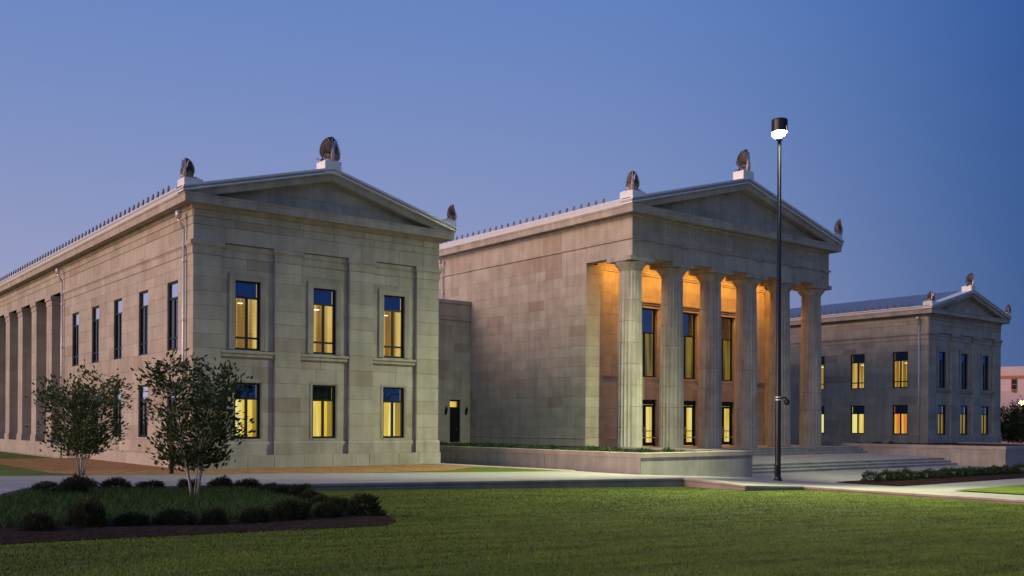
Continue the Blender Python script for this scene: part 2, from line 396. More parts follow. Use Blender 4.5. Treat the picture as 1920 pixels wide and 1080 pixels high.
# ------------------------------------------------------------------ roof ornaments
def fan_mesh(b, b2, H=1.0, hw=.42, ang=0., fl=1., ox=0., oy=0., oz=0., nleaf=9):
    """half palmette in a vertical plane turned by ang about the spine: ribbed leaves and a volute"""
    ca, sa = math.cos(ang), math.sin(ang)
    def P(s, z, n): return (ox+ca*s+sa*n*fl, oy+sa*s-ca*n*fl, oz+z)
    cz = .36*H
    for k in range(nleaf):
        a0 = R(86-k*(96/(nleaf-1))); a1 = R(94-k*(118/(nleaf-1)))
        rad = 1/math.sqrt((math.cos(a0)/hw)**2+(math.sin(a0)/((H-cz) if math.sin(a0) > 0 else .4))**2)
        st = []
        for i in range(6):
            t = i/5; a = a0-(t**2)*R(16); rr = .05+(rad*.965-.05)*t
            s_, z_ = rr*math.cos(a), cz+rr*math.sin(a); st.append((max(s_, .0), z_, (.012+.032*t)*H*(1. if i < 5 else .5), a))
        vs, fs = [], []
        for (s_, z_, w_, a) in st:
            ux, uz = -math.sin(a), math.cos(a)
            vs += [P(s_-ux*w_, z_-uz*w_, .03), P(s_, z_, .13), P(s_+ux*w_, z_+uz*w_, .025), P(s_, z_, -.02)]
        for i in range(5):
            q = 4*i
            fs += [(q, q+1, q+5, q+4), (q+1, q+2, q+6, q+5), (q+2, q+3, q+7, q+6), (q+3, q, q+4, q+7)]
        fs += [(20, 21, 22, 23)]
        b.add(vs, fs)
    pts = []; 
    for i in range(22):
        q = i/21*4.2*PI; r = .155*H*(1-i/21*.86); pts.append(P(.225*H+r*math.cos(q-PI/2+PI), .17*H+r*math.sin(q-PI/2+PI), .07))
    b.tube(pts, [.03*H]*22, 5)
    b.tube([P(hw*.85, .06*H, .05), P(hw*1.05, .03*H, .05), P(hw*1.2, .08*H, .05), P(hw*1.12, .12*H, .05)], .03*H, 5)
    # back plate: scalloped oval
    poly = [(0, 0), (hw*.9, 0)]
    for q in range(29):
        a = R(-28+118*q/28); rr = 1/math.sqrt((math.cos(a)/hw)**2+(math.sin(a)/((H-cz) if math.sin(a) > 0 else .4))**2)*(.985+.03*abs(math.sin(q/28*8.5*PI)))
        poly.append((max(rr*math.cos(a), 0.), cz+rr*math.sin(a)))
    k = len(poly); b2.add([P(s_, z_, .02) for s_, z_ in poly]+[P(s_, z_, -.06) for s_, z_ in poly],
                         [tuple(range(k)), tuple(range(2*k-1, k-1, -1))]+[(i, i+k, (i+1) % k+k, (i+1) % k) for i in range(k)])
def acroterion(parent, x, y, z, kind, H=.95, ped=.32, pw=.8):
    """kind: 'L' corner facing -x/-y, 'R' corner facing +x/-y, 'A' apex folded towards -y"""
    b = MB(); b2 = MB()
    hw = .44*H
    if kind == 'A':
        fan_mesh(b, b2, H, hw*1.12, R(28)); fan_mesh(b, b2, H, hw*1.12, R(180-28), -1.)
    elif kind == 'L': fan_mesh(b, b2, H, hw, 0.); fan_mesh(b, b2, H, hw, R(90), -1.)
    else: fan_mesh(b, b2, H, hw, PI, -1.); fan_mesh(b, b2, H, hw, R(90))
    # face mask boss and spine at the fold
    dx, dy = {'A': (0, -1), 'L': (-.7, -.7), 'R': (.7, -.7)}[kind]
    b.tube([(dx*.03, dy*.03, .0), (dx*.10, dy*.10, .25*H), (dx*.09, dy*.09, .45*H), (dx*.03, dy*.03, .62*H), (0, 0, 1.0*H)], [.09*H, .10*H, .07*H, .04*H, .012*H], 6)
    a = b2.build('acroterion', M['shadeplate'], parent, (x, y, z+ped))
    b.build('palmette_leaves', M['bronze'], a)
    p = MB()
    if kind == 'A': p.box(-pw*.72, pw*.72, -.16, .75, -ped-.25, -.0); p.box(-pw*.5, pw*.5, -.10, .6, 0, .06)
    elif kind == 'L': p.box(-.1, pw, -.1, pw, -ped, -.0); p.box(-.04, pw*.82, -.04, pw*.82, 0, .05)
    else: p.box(-pw, .1, -.1, pw, -ped, -.0); p.box(-pw*.82, .04, -.04, pw*.82, 0, .05)
    p.build('pedestal', M['rubber'], a)
    return a
_ant = None
def antefix(parent, x, y, z, rz):
    global _ant
    if _ant is None:
        b = MB()
        b.box(-.09, .09, -.05, .10, 0, .05); b.box(-.03, .03, -.03, .03, .05, .17)
        poly = [(-.04, .14), (.04, .14), (.085, .22), (.09, .29), (.06, .36), (0, .42), (-.06, .36), (-.09, .29), (-.085, .22)]
        k = len(poly); b.add([(px*.8, -.035, pz) for px, pz in poly]+[(0, -.075, .28)], [(i, (i+1) % k, k) for i in range(k)])
        b.prism_xz(poly, -.034, .03)
        b.tube([(-.05, -.04, .10), (-.10, -.04, .11), (-.10, -.04, .17), (-.06, -.04, .16)], .022, 4); b.tube([(.05, -.04, .10), (.10, -.04, .11), (.10, -.04, .17), (.06, -.04, .16)], .022, 4)
        _ant = b.mesh('antefix'); _ant.materials.append(M['antefix'])
    o = link('antefix', _ant, None, parent, (x, y, z), rz); o.scale = (.9, .9, .78); return o

# ------------------------------------------------------------------ cornice, pediment, roof
def entablature_top(par, W, D, o, zs, zf, zm, zg, slope, seed, piece=1.35, side_seam=True, right=True, bedz=None, offs=None):
    """geison ring (zs soffit, zf fascia top, zm moulding top), metal gutter to zg, raking cornice, tympanum and roof"""
    rg = random.Random(seed)
    prof = [(0, zs), (o-.05, zs), (o-.05, zs-.03), (o, zs-.03), (o, zf), (o+.03, zf+.015), (o+.05, zm), (0, zm)]
    runs = [((0, 0, 0), (W, 0, 0), (0, -1, 0), 1, 1), ((0, D, 0), (0, 0, 0), (-1, 0, 0), 0, 1)]
    if right: runs.append(((W, 0, 0), (W, D, 0), (1, 0, 0), 1, 0))
    for p0, p1, nn, m0, m1 in runs:
        p0, p1 = Vector(p0), Vector(p1); L = (p1-p0).length; d = (p1-p0)/L
        js = split(rg, 0, L, piece*.9, piece*1.25)
        for i, (a, b) in enumerate(zip(js[:-1], js[1:])):
            m = MB(); g = .004
            m.sweep(p0+d*(a+g), p0+d*(b-g), nn, prof, m0 if i == 0 else 0, m1 if i == len(js)-2 else 0)
            m.build('cornice_stone', M['trim'], par)
    # metal gutters on the long sides
    gp = [(.02, zm+.003), (o+.03, zm+.003), (o+.05, zm+.06), (o+.05, zm+.075), (o+.035, zm+.08), (o+.05, zm+.13), (o+.10, zg-.07), (o+.115, zg-.05), (o+.115, zg), (o-.1, zg+.03), (.02, zg+.06)]
    m = MB(); m.sweep((0, D, 0), (0, -o+.1, 0), (-1, 0, 0), gp); m.build('gutter', M['metal'], par)
    if right: m = MB(); m.sweep((W, -o+.1, 0), (W, D, 0), (1, 0, 0), gp); m.build('gutter', M['metal'], par)
    # raking cornice
    xe = -o-.115; hw = W/2-xe; za = zg+slope*hw; xc = W/2
    s = offs or dict(cap=.06, cove=.19, lip=.26, mould=.32, fas=.62)
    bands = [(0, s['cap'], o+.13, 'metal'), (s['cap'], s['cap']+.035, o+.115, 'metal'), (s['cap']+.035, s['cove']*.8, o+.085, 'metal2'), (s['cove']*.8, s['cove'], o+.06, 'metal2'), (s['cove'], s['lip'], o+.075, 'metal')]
    stonebands = [(s['lip']+.003, s['mould'], o-.03), (s['mould'], s['fas']*.95, o-.09), (s['fas']*.95, s['fas'], o-.12)]
    def rake(sd, d0, d1, f0=0., f1=1.):
        xa, xb = xe+hw*f0, xe+hw*f1
        if sd > 0: xa, xb = W-xa, W-xb
        def zt(x): return za-slope*abs(x-xc)
        q = [(xa, zt(xa)-d1), (xb, zt(xb)-d1), (xb, zt(xb)-d0), (xa, zt(xa)-d0)]
        if sd > 0: q = q[::-1]
        return clip(q, 0, 1, -(zm+.004))
    for sd, nm in ((-1, 'l'), (1, 'r')):
        for mk in ('metal', 'metal2'):
            m = MB()
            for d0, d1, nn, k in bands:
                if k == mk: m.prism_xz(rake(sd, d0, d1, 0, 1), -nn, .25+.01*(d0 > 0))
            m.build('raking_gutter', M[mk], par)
        nps = int(hw/piece)
        for i in range(nps):
            m = MB()
            for d0, d1, nn in stonebands:
                q = rake(sd, d0, d1, i/nps+.0006, (i+1)/nps-.0006)
                if len(q) >= 3: m.prism_xz(q, -nn, .12)
            if m.v: m.build('raking_stone', M['trim'], par)
    # tympanum
    tri = [(o*.2, zm), (W-o*.2, zm), (xc, za-s['fas'])]
    tb = MB(); tb.prism_xz([(-.2, zm-.02), (W+.2, zm-.02), (xc, za-s['mould'])], .03, .4); ty = tb.build('tympanum', M['mortar'], par)
    z = zm; hgt = .62 if W < 16 else .7
    while z < za-s['fas']+.1:
        js = split(rg, 0, W, .9, 2.0)
        for a, b in zip(js[:-1], js[1:]):
            q = [(a+.006, z+.006), (b-.006, z+.006), (b-.006, z+hgt-.006), (a+.006, z+hgt-.006)]
            q = clip(q, slope, -1, za-s['fas']+.1-slope*xc); q = clip(q, -slope, -1, za-s['fas']+.1+slope*xc)
            if len(q) >= 3:
                m = MB(); m.prism_xz(q, .012+rg.uniform(-.004, .004), .04); m.build('stone_block', M['stone'], ty)
        z += hgt
    # roof
    m = MB(); m.prism_xz([(-o-.06, zg-.05), (W+o+.06, zg-.05), (xc, za-.035)], 0.30, D); rf = m.build('roof', M['roof'], par)
    if side_seam:
        m = MB(); y = .35; dx, dz = hw-.1, slope*(hw-.1)
        while y < D:
            for sg in (1, -1):
                X0 = xe+.1 if sg > 0 else W-xe-.1
                pts = [(X0, zg-.03), (X0, zg+.06), (xc, za+.055), (xc, za-.035)]
                m.add([(px, y, pz) for px, pz in pts]+[(px, y+.05, pz) for px, pz in pts], [(0, 1, 2, 3), (7, 6, 5, 4), (1, 5, 6, 2)])
            y += .42
        tag(m.build('standing_seams', M['roof'], rf), kind='stuff')
    return za
def downpipe(par, x, y, z0, z1, rz=0., n=.14):
    """pipe on a wall facing local -y of a frame turned by rz"""
    h = link('downpipe', None, None, par, (x, y, 0), rz)
    m = MB(); m.tube([(0, -n, z0), (0, -n, z1-.75)], .062, 10); 
    m.box(-.10, .10, -.50, -.28, z1-.32, z1); m.tube([(0, -.36, z1-.3), (0, -.36, z1-.42), (0, -n, z1-.78)], .07, 8)
    me = m.mesh('downpipe', True); bpy.data.objects.remove(h)
    p = link('downpipe', me, M['pipe'], par, (x, y, 0), rz)
    z = z0+1.6
    while z < z1-.7:
        c = MB(); c.lathe([(.078, z), (.085, z+.03), (.085, z+.11), (.078, z+.14)], 12, 0, -n); c.box(-.1, .1, -n+.02, .01, z+.05, z+.09); c.build('bracket', M['pipe'], p)
        z += 2.7
    return p

# ------------------------------------------------------------------ wings
ZF = [1.38, 2.07, 2.76, 3.45, 4.14, 4.90, 5.67, 6.32, 6.97, 7.62, 8.27, 8.92, 9.42, 9.92]
def wing(label, ox, oy, D, lit, seed, colonnade):
    W = 13.38; rec = .20
    par = thing('wing_building', label, 'building', (ox, oy, 0), 0., 'gabled stone wings')
    rg = random.Random(seed)
    pil = [(0, 1.33), (3.98, 5.33), (7.98, 9.35), (11.99, 13.38)]
    bays = [(1.33, 3.98), (5.33, 7.98), (9.35, 11.99)]
    # plinth
    pl = core_mesh(W, -.6, .73, (), .5).build('plinth', M['mortar'], par)
    js = split(rg, -.1, W+.1, 1.0, 1.9)
    for a, b in zip(js[:-1], js[1:]): block(pl, a, -.1, b-a, .83, None, .10, .6)
    for i, (a, b) in enumerate(pil):
        c = MB(); c.box(a+.014, b-.014, .014, rec+.1, .73, 10.55); p = c.build('pilaster', M['mortar'], par)
        for z0, z1 in zip(ZF[:-1], ZF[1:]): block(p, a, z0, b-a, z1-z0, None, rg.uniform(0, .004), rec+.05)
        m = MB(); x0, x1 = a-.05, b+.05
        m.sweep((x0+.05, 0, 0), (x1-.05, 0, 0), (0, -1, 0), [(-rec, .735), (.06, .735), (.06, 1.27), (.045, 1.33), (.012, 1.38), (-rec, 1.38)], 1, 1); m.build('base', M['trim'], p)
        m = MB(); m.sweep((a, 0, 0), (b, 0, 0), (0, -1, 0), [(-rec, 9.925), (.02, 9.925), (.035, 9.96), (.035, 10.24), (.06, 10.28), (.06, 10.30), (.10, 10.34), (.12, 10.36), (.12, 10.55), (-rec, 10.55)], 1 if i else 1, 1); m.build('capital', M['trim'], p)
    for i, (a, b) in enumerate(bays):
        L = b-a; xc = L/2+.04; x0, x1 = xc-.635, xc+.635
        ops = [(x0, x1, 1.50, 4.14), (x0, x1, 5.67, 8.92)]
        zl = [z for z in ZF]
        w = wall_face(par, 'bay_wall', (a, rec, 0), 0, L, zl, ops, seed*10+i, .8, 1.6, z0=.73, z1=10.55)
        # block course by windows starts at 1.50 sill
        m = MB(); m.sweep((0, 0, 0), (L, 0, 0), (0, -1, 0), [(0, .735), (.06, .735), (.06, 1.27), (.045, 1.33), (.012, 1.38), (0, 1.38)]); m.build('base', M['trim'], w)
        m = MB(); m.sweep((0, 0, 0), (L, 0, 0), (0, -1, 0), [(0, 9.925), (.02, 9.925), (.035, 9.96), (.035, 10.24), (.08, 10.30), (.10, 10.36), (.10, 10.52), (0, 10.52)]); m.build('capital_band', M['trim'], w)
        bl = core_mesh(W, 0, 0, (), 0)
        m = MB(); m.box(x0, x1, -.03, .2, 1.385, 1.5); m.build('sill', M['trim'], w)
        r_up, r_lo = lit['front_up'][i], lit['front_lo'][i]
        window(w, x0, x1, 5.67, 8.92, .14, 'up', M[r_up], (.30, 0.), (.02, L-.02, 5.62, 0.), (6.25,), True, 8.14, M['glass'] if r_up != 'darkroom' else M['sideglass'])
        window(w, x0, x1, 1.50, 4.14, .14, 'lo', M[r_lo], (.13, .06), None, (), True, 3.39, tg=lit.get('lo_tg'))
    # entablature on the front and down the sides
    for nm, loc, rz, L in (('entablature', (0, 0, 0), 0, W), ('entablature', (0, D, 0), -PI/2, D)):
        e = core_mesh(L, 10.55, 12.15, (), .45).build(nm, M['mortar'], par, loc, rz)
        for z0, z1, nn in ((10.55, 11.26, .0), (11.26, 11.63, .022), (11.63, 11.95, .044)):
            js = split(rg, 0, L, 1.3, 2.4)
            for a, b in zip(js[:-1], js[1:]): block(e, a, z0, b-a, z1-z0, None, nn+rg.uniform(0, .003), .1)
        m = MB(); m.sweep((0, 0, 0), (L, 0, 0), (0, -1, 0), [(-.05, 11.955), (.07, 11.955), (.10, 12.03), (.16, 12.147), (-.05, 12.147)], 1 if rz == 0 else 0, 1); m.build('bed_moulding', M['trim'], e)
    # left side wall: local frame runs from back to front
    Ls = 22.8
    def sx(y0, y1): return (Ls-y1, Ls-y0)
    ops = []
    for k in range(5):
        a, b = sx(1.93+4.26*k, 3.38+4.26*k); ops += [(a, b, 1.50, 4.14), (a, b, 5.67, 8.92)]
    w = wall_face(par, 'side_wall', (0, Ls, 0), -PI/2, Ls, ZF, ops, seed*10+7, .9, 2.3, z0=-.6, z1=10.55)
    for k in range(5):
        a, b = sx(1.93+4.26*k, 3.38+4.26*k)
        m = MB(); m.box(a, b, -.02, .25, 1.385, 1.5); m.build('sill', M['trim'], w)
        r_up, r_lo = lit['side_up'][k], lit['side_lo'][k]
        window(w, a, b, 5.67, 8.92, .13, 'up', M[r_up], None, None, (6.25,), True, 8.14, M['sideglass'] if r_up == 'darkroom' else None, tg=lit['side_tg'])
        window(w, a, b, 1.50, 4.14, .13, 'lo', M[r_lo], None, None, (), True, 3.39, M['sideglass'] if r_lo == 'darkroom' else None, tg=lit['side_tg'])
    js = split(rg, 0, Ls, 1.1, 2.0)
    for a, b in zip(js[:-1], js[1:]): block(w, a, -.1, b-a, .83, None, .10, .15)
    js = split(rg, 0, Ls, 1.1, 2.0)
    for a, b in zip(js[:-1], js[1:]): block(w, a, .73, b-a, .65, None, .05, .1)
    m = MB(); m.sweep((0, 0, 0), (Ls, 0, 0), (0, -1, 0), [(0, 9.925), (.02, 9.925), (.035, 9.96), (.035, 10.24), (.06, 10.28), (.06, 10.30), (.10, 10.34), (.12, 10.36), (.12, 10.548), (0, 10.548)], 0, 0); m.build('string_course', M['trim'], w)
    downpipe(par, 0, .82, -.1, 11.9, -PI/2); 
    if colonnade: downpipe(par, 0, Ls-.45, -.1, 11.9, -PI/2)
    # right side, back and core
    wall_face(par, 'side_wall', (W, 0, 0), PI/2, D, [-.6, 12.15], (), 3, blocks=False)
    m = MB(); m.box(.2, W-.2, D-.5, D-.02, -.5, 12.7); m.build('back_wall', M['stone'], par)
    if colonnade:
        m = MB(); m.box(1.6, 2.0, Ls, D-.5, -.6, 10.5); iw = m.build('portico_wall', M['stone'], par)
        m = MB(); m.box(-.06, 2.2, Ls+.01, D, -.6, .90); pd = m.build('colonnade_podium', M['mortar'], par)
        y = Ls+.02; 
        while y < D-1.5:
            b = rg.uniform(1.4, 2.2)
            q = block(pd, 0, 0, b, .94, None, 0, .12); q.location = (-.08, y+b, -.02); q.rotation_euler = (0, 0, -PI/2)
            y += b
        m = MB(); m.box(.05, 1.7, Ls, D-.3, 10.55, 10.7); m.build('colonnade_ceiling', M['stone'], par)
        m = MB(); m.box(.0, 1.6, Ls-.4, Ls, .7, 10.5); m.build('end_wall', M['stone'], par)
        k = 0
        while 25.45+4.25*k < D-2:
            y0 = 25.45+4.25*k; c = MB(); c.box(.02, 1.0, y0+.02, y0+1.38, .9, 10.55); p = c.build('pier', M['mortar'], par)
            z = 1.40
            while z < 9.9:
                h = min(.947, 9.92-z); bm = MB(); bm.box(0, 1.02, y0, y0+1.4, z+.005, z+h-.005); bm.build('stone_block', M['stone'], p); z += .947
            m = MB(); m.box(-.06, 1.08, y0-.06, y0+1.46, .905, 1.30); m.box(-.04, 1.06, y0-.04, y0+1.44, 1.30, 1.398); m.build('base', M['trim'], p)
            m = MB(); m.box(-.03, 1.05, y0-.03, y0+1.43, 9.925, 10.26); m.box(-.10, 1.12, y0-.10, y0+1.5, 10.26, 10.545); m.build('capital', M['trim'], p)
            k += 1
    za = entablature_top(par, W, D, .58, 12.15, 12.44, 12.53, 12.80, .267, seed, side_seam=not colonnade)
    acroterion(par, -.55, -.55, 12.80, 'L', .86, .34, .75); acroterion(par, W+.55, -.55, 12.80, 'R', .86, .34, .75)
    acroterion(par, W/2, -.50, za-.05, 'A', 1.22, .36, .62)
    y = 1.45
    while y < D:
        antefix(par, -.62, y, 12.81, -PI/2); 
        y += .72
    return par
LIT_L = dict(front_up=['amber']*3, front_lo=['yellow']*3, side_up=['darkroom']*5, side_lo=['darkroom']*5, side_tg=M['sidetransom'])
LIT_R = dict(front_up=['darkroom']*3, front_lo=['yellow']*3, side_up=['amber']*5, side_lo=['orange', 'yellow', 'yellow', 'yellow', 'yellow'], side_tg=M['transom'])
wing('stone wing with gable at left, pale downpipe on its corner, two trees in front', 16.02, 43.5, 58, LIT_L, 3, True)
wing('stone wing with blue metal roof, farthest right behind the columns', 81.63, 44.32, 26, LIT_R, 5, False)

# ------------------------------------------------------------------ temple with six columns
def temple(ox, oy):
    W, D = 21.6, 28.; ZP = .66
    par = thing('temple_building', 'stone temple front with six fluted columns and carved inscription', 'building', (ox, oy, 0))
    rg = random.Random(11)
    ya = 4.31; yb = 4.87                     # anta face, portico back wall
    zl = [1.36+.692*i for i in range(17)]+[13.12]
    Ls = D-ya
    for side in (-1, 1):
        loc, rz = ((0, D, 0), -PI/2) if side < 0 else ((W, ya, 0), PI/2)
        w = wall_face(par, 'side_wall', loc, rz, Ls, zl, (), 21+side, .9, 2.5, z0=-.5, z1=13.12, blocks=side < 0)
        if side < 0:
            js = split(rg, 0, Ls, 1.5, 2.6)
            for a, b in zip(js[:-1], js[1:]): block(w, a, .5, b-a, .80, None, .03, .08)
            m = MB(); m.sweep((0, 0, 0), (Ls, 0, 0), (0, -1, 0), [(0, 1.30), (.05, 1.30), (.045, 1.34), (0, 1.358)]); m.build('base_moulding', M['trim'], w)
            m = MB(); m.box(Ls-15.1, Ls-14.9, -.06, .02, 1.75, 2.15); m.build('wall_box', M['black'], w)
    # antae
    for x0 in (0, W-1.55):
        c = MB(); c.box(x0+.014, x0+1.53, ya+.014, yb+.1, -.2, 13.12); a = c.build('anta', M['mortar'], par)
        for z0, z1 in zip(zl[:-1], zl[1:]): block(a, x0, z0, 1.55, z1-z0, None, rg.uniform(0, .004)-ya, .55)
        block(a, x0, .5, 1.55, .84, None, .03-ya, .5)
    # back wall of the portico
    ops = []
    for k in (-1, 0, 1):
        xc = 10.8+4.36*k-1.55; ops += [(xc-1.07, xc+1.07, .70, 4.06), (xc-1.07, xc+1.07, 5.69, 10.66)]
    zb = [.66, 1.36, 2.04, 2.71, 3.38, 4.06, 4.87, 5.69, 6.4, 7.11, 7.82, 8.53, 9.24, 9.95, 10.66, 11.4, 12.1, 12.9]
    bw = wall_face(par, 'portico_wall', (1.55, yb, 0), 0, W-3.1, zb, ops, 31, 1.2, 2.6, z0=.3, z1=15.2)
    m = MB(); m.sweep((0, 0, 0), (W-3.1, 0, 0), (0, -1, 0), [(0, 12.92), (.06, 12.95), (.06, 13.06), (.12, 13.10), (.12, 13.2), (0, 13.2)]); m.build('wall_moulding', M['trim'], bw)
    m = MB(); m.sweep((0, 0, 0), (W-3.1, 0, 0), (0, -1, 0), [(.0, 1.30), (.05, 1.30), (.045, 1.34), (0, 1.358)]); m.build('base_moulding', M['trim'], bw)
    for a, b in ((0, ops[0][0]), (ops[1][1], ops[2][0]), (ops[3][1], ops[4][0]), (ops[5][1], W-3.1)):
        m = MB(); m.sweep((a, 0, 0), (b, 0, 0), (0, -1, 0), [(0, 5.48), (.06, 5.5), (.06, 5.6), (.09, 5.62), (.09, 5.69), (0, 5.69)]); m.build('string_course', M['trim'], bw)
    for k in range(3):
        x0, x1 = ops[2*k][0], ops[2*k][1]
        m = MB(); m.box(x0-.16, x1+.16, -.10, .02, 10.66, 10.86); m.box(x0-.22, x1+.22, -.16, .02, 10.861, 11.02); m.box(x0-.3, x1+.3, -.24, .02, 11.021, 11.12); m.build('lintel', M['trim'], bw)
        m = MB(); m.box(x0, x1, .16, .3, 4.06, 5.69); m.box(x0, x1, -.02, .16, 5.50, 5.69); m.box(x0, x1, .06, .16, 4.06, 4.2); m.build('spandrel', M['stone'], bw)
        window(bw, x0, x1, 5.69, 10.66, .26, 'up', M['olive'], None, None, (), True, 8.9, tg=M['greytransom'])
        # glazed double door
        f = MB(); xm = (x0+x1)/2
        f.box(x0, x0+.1, .16, .28, .70, 4.06); f.box(x1-.1, x1, .16, .28, .70, 4.06); f.box(x0+.1, x1-.1, .16, .28, 3.72, 4.06)
        d = f.build('door', M['frame'], bw)
        for a, b in ((x0+.105, xm-.008), (xm+.008, x1-.105)):
            lf = MB(); lf.box(a, a+.15, .19, .25, .72, 3.71); lf.box(b-.15, b, .19, .25, .72, 3.71); lf.box(a+.15, b-.15, .19, .25, .72, .98); lf.box(a+.15, b-.15, .19, .25, 3.55, 3.71); lf.box(a+.15, b-.15, .2, .24, 1.78, 1.84)
            lf.build('door_leaf', M['frame'], d)
            pn = MB(); pn.box(a+.15, b-.15, .215, .225, .98, 3.55); pn.build('pane', M['glass'], d)
            hd = MB(); hx = b-.07 if a < xm-.2 and b < xm else a+.07; hd.tube([(hx, .12, 1.5), (hx, .12, 2.1)], .018, 6); hd.tube([(hx, .12, 1.55), (hx, .2, 1.55)], .014, 6); hd.tube([(hx, .12, 2.05), (hx, .2, 2.05)], .014, 6); hd.build('handle', M['pipe'], d)
        rm = MB(); rm.add([(x0+.006, 1.2, .7), (x1-.006, 1.2, .7), (x1-.006, 1.2, 4.0), (x0+.006, 1.2, 4.0), (x0+.006, .285, .7), (x1-.006, .285, .7), (x1-.006, .285, 4.0), (x0+.006, .285, 4.0)], [(0, 1, 2, 3), (4, 0, 3, 7), (1, 5, 6, 2), (4, 5, 1, 0), (3, 2, 6, 7)])
        rm.build('room', M['yellow'], d, fix=False)
        th = MB(); th.box(x0-.05, x1+.05, -.25, .15, .655, .70); th.build('threshold', M['step'], d)
    # columns
    seg = 20; per = 6
    def ring(r, z, flute=1.):
        out = []
        for j in range(seg*per):
            q = 2*PI*j/(seg*per); t = (j % per)/per
            dp = .062*math.sin(PI*t)*flute
            out.append(((r-dp)*math.cos(q), (r-dp)*math.sin(q), z))
        return out
    def rad(z): t = (z-ZP)/(12.45-ZP); return .835-.105*t-.015*t*t+.02*math.sin(PI*t)
    drums = []
    zj = [ZP+1.385*i for i in range(9)]
    for i in range(8):
        b = MB(); z0, z1 = zj[i], zj[i+1]; N = seg*per
        rs = [ring(rad(z0)-.035, z0+.001), ring(rad(z0), z0+.022), ring(rad(z1), z1-.022), ring(rad(z1)-.035, z1-.001)]
        for r in rs: b.v += r
        for k in range(3):
            for j in range(N): b.f.append((k*N+j, k*N+(j+1) % N, (k+1)*N+(j+1) % N, (k+1)*N+j))
        b.f.append(tuple(range(N))[::-1]); b.f.append(tuple(range(3*N, 4*N)))
        me = b.mesh('drum', fix=False); me.materials.append(M['drum']); drums.append(me)
    b = MB(); N = seg*per; za = zj[8]
    rs = [ring(rad(za), za+.004), ring(rad(12.2), 12.22), ring(rad(12.3), 12.30, .0)]
    for r in rs: b.v += r
    for k in range(2):
        for j in range(N): b.f.append((k*N+j, k*N+(j+1) % N, (k+1)*N+(j+1) % N, (k+1)*N+j))
    b.f.append(tuple(range(N))[::-1])
    b.lathe([(.72, 12.295), (.755, 12.31), (.755, 12.335), (.735, 12.34), (.765, 12.36), (.77, 12.385), (.80, 12.42), (.90, 12.54), (.985, 12.66), (1.03, 12.76), (1.035, 12.80), (1.0, 12.828)], 48)
    capm = b.mesh('capital', fix=False); capm.materials.append(M['drum'])
    b = MB(); b.box(-1.1, 1.1, -1.1, 1.1, 12.83, 13.115); abm = b.mesh('abacus'); abm.materials.append(M['drum'])
    for k in range(6):
        c = link('column', None, None, par, (.92+3.98*k, 1.06, 0))
        base = link('shaft', drums[0], None, par, (.92+3.98*k, 1.06, 0)); bpy.data.objects.remove(c)
        base.name = 'column'; base.rotation_euler = (0, 0, 0)
        for i in range(1, 8): link('drum', drums[i], None, base, (0, 0, 0))
        link('capital', capm, None, base); link('abacus', abm, None, base)
    # architrave and frieze
    for nm, loc, rz, L, bl in (('entablature', (0, 0, 0), 0, W, True), ('entablature', (0, D, 0), -PI/2, D, True), ('entablature', (W, 0, 0), PI/2, D, False)):
        e = MB(); e.box(.014, L-.014, .012, .6 if rz else 2.1, 13.12, 15.75); e = e.build(nm, M['mortar'] if bl else M['stone'], par, loc, rz)
        if bl:
            js = [0]+[.92+3.98*k for k in range(6)]+[L] if rz == 0 else split(rg, 0, L, 2.3, 3.2)
            if rz == 0: js = [0, 4.9-.0, 8.88, 12.86, 16.84, L]
            for a, b in zip(js[:-1], js[1:]): block(e, a, 13.12, b-a, 1.05, None, rg.uniform(0, .003), .1)
            js = split(rg, 0, L, 1.9, 3.)
            for a, b in zip(js[:-1], js[1:]): block(e, a, 14.32, b-a, 1.25, None, rg.uniform(0, .003), .1)
        m = MB(); m.sweep((0, 0, 0), (L, 0, 0), (0, -1, 0), [(-.05, 14.17), (.09, 14.17), (.11, 14.19), (.11, 14.29), (.03, 14.318), (-.05, 14.318)], 1 if rz == 0 else 0, 1 if rz <= 0 else 0); m.build('taenia', M['trim'], e)
        m = MB(); m.sweep((0, 0, 0), (L, 0, 0), (0, -1, 0), [(-.05, 15.575), (.03, 15.575), (.05, 15.62), (.14, 15.70), (.14, 15.765), (-.05, 15.765)], 1 if rz == 0 else 0, 1 if rz <= 0 else 0); m.build('bed_moulding', M['trim'], e)
        if rz == 0:
            for k in range(6):
                xc = min(max(.92+3.98*k, .45), W-.45) if k in (0, 5) else .92+3.98*k
                if k == 0: xc = .42
                if k == 5: xc = W-.42
                m = MB(); m.box(xc-.36, xc+.36, -.085, .02, 14.10, 14.168); rgm = m.build('regula', M['trim'], e)
                for j in range(6):
                    g = MB(); g.lathe([(.038, 14.03), (.026, 14.099)], 8, xc-.3+.12*j, -.045); g.build('gutta', M['trim'], rgm)
            cu = bpy.data.curves.new('inscription', 'FONT'); cu.body = 'UNITED STATES FEDERAL BUILDING AND COURTHOUSE'
            cu.size = .66; cu.extrude = .004; cu.space_character = 1.22; cu.space_word = 1.5; cu.align_x = 'LEFT'
            to = bpy.data.objects.new('inscription', cu); col.objects.link(to); bpy.context.view_layer.update()
            me = bpy.data.meshes.new_from_object(to.evaluated_get(bpy.context.evaluated_depsgraph_get())); bpy.data.objects.remove(to)
            xs = [v.co.x for v in me.vertices]; lo, hi = min(xs), max(xs)
            for v in me.vertices: v.co.x = (v.co.x-lo)/(hi-lo)*18.3
            t = link('inscription', me, M['letter'], e, (1.55, -.006, 14.72)); t.rotation_euler = (PI/2, 0, 0)
            hk = MB(); hk.tube([(W-.95, -.05, 13.45), (W-.95, -.06, 13.72), (W-.82, -.06, 13.78), (W-.70, -.06, 13.72), (W-.70, -.05, 13.62)], .02, 6); hk.build('hook', M['mortar'], e)
        elif bl: pass
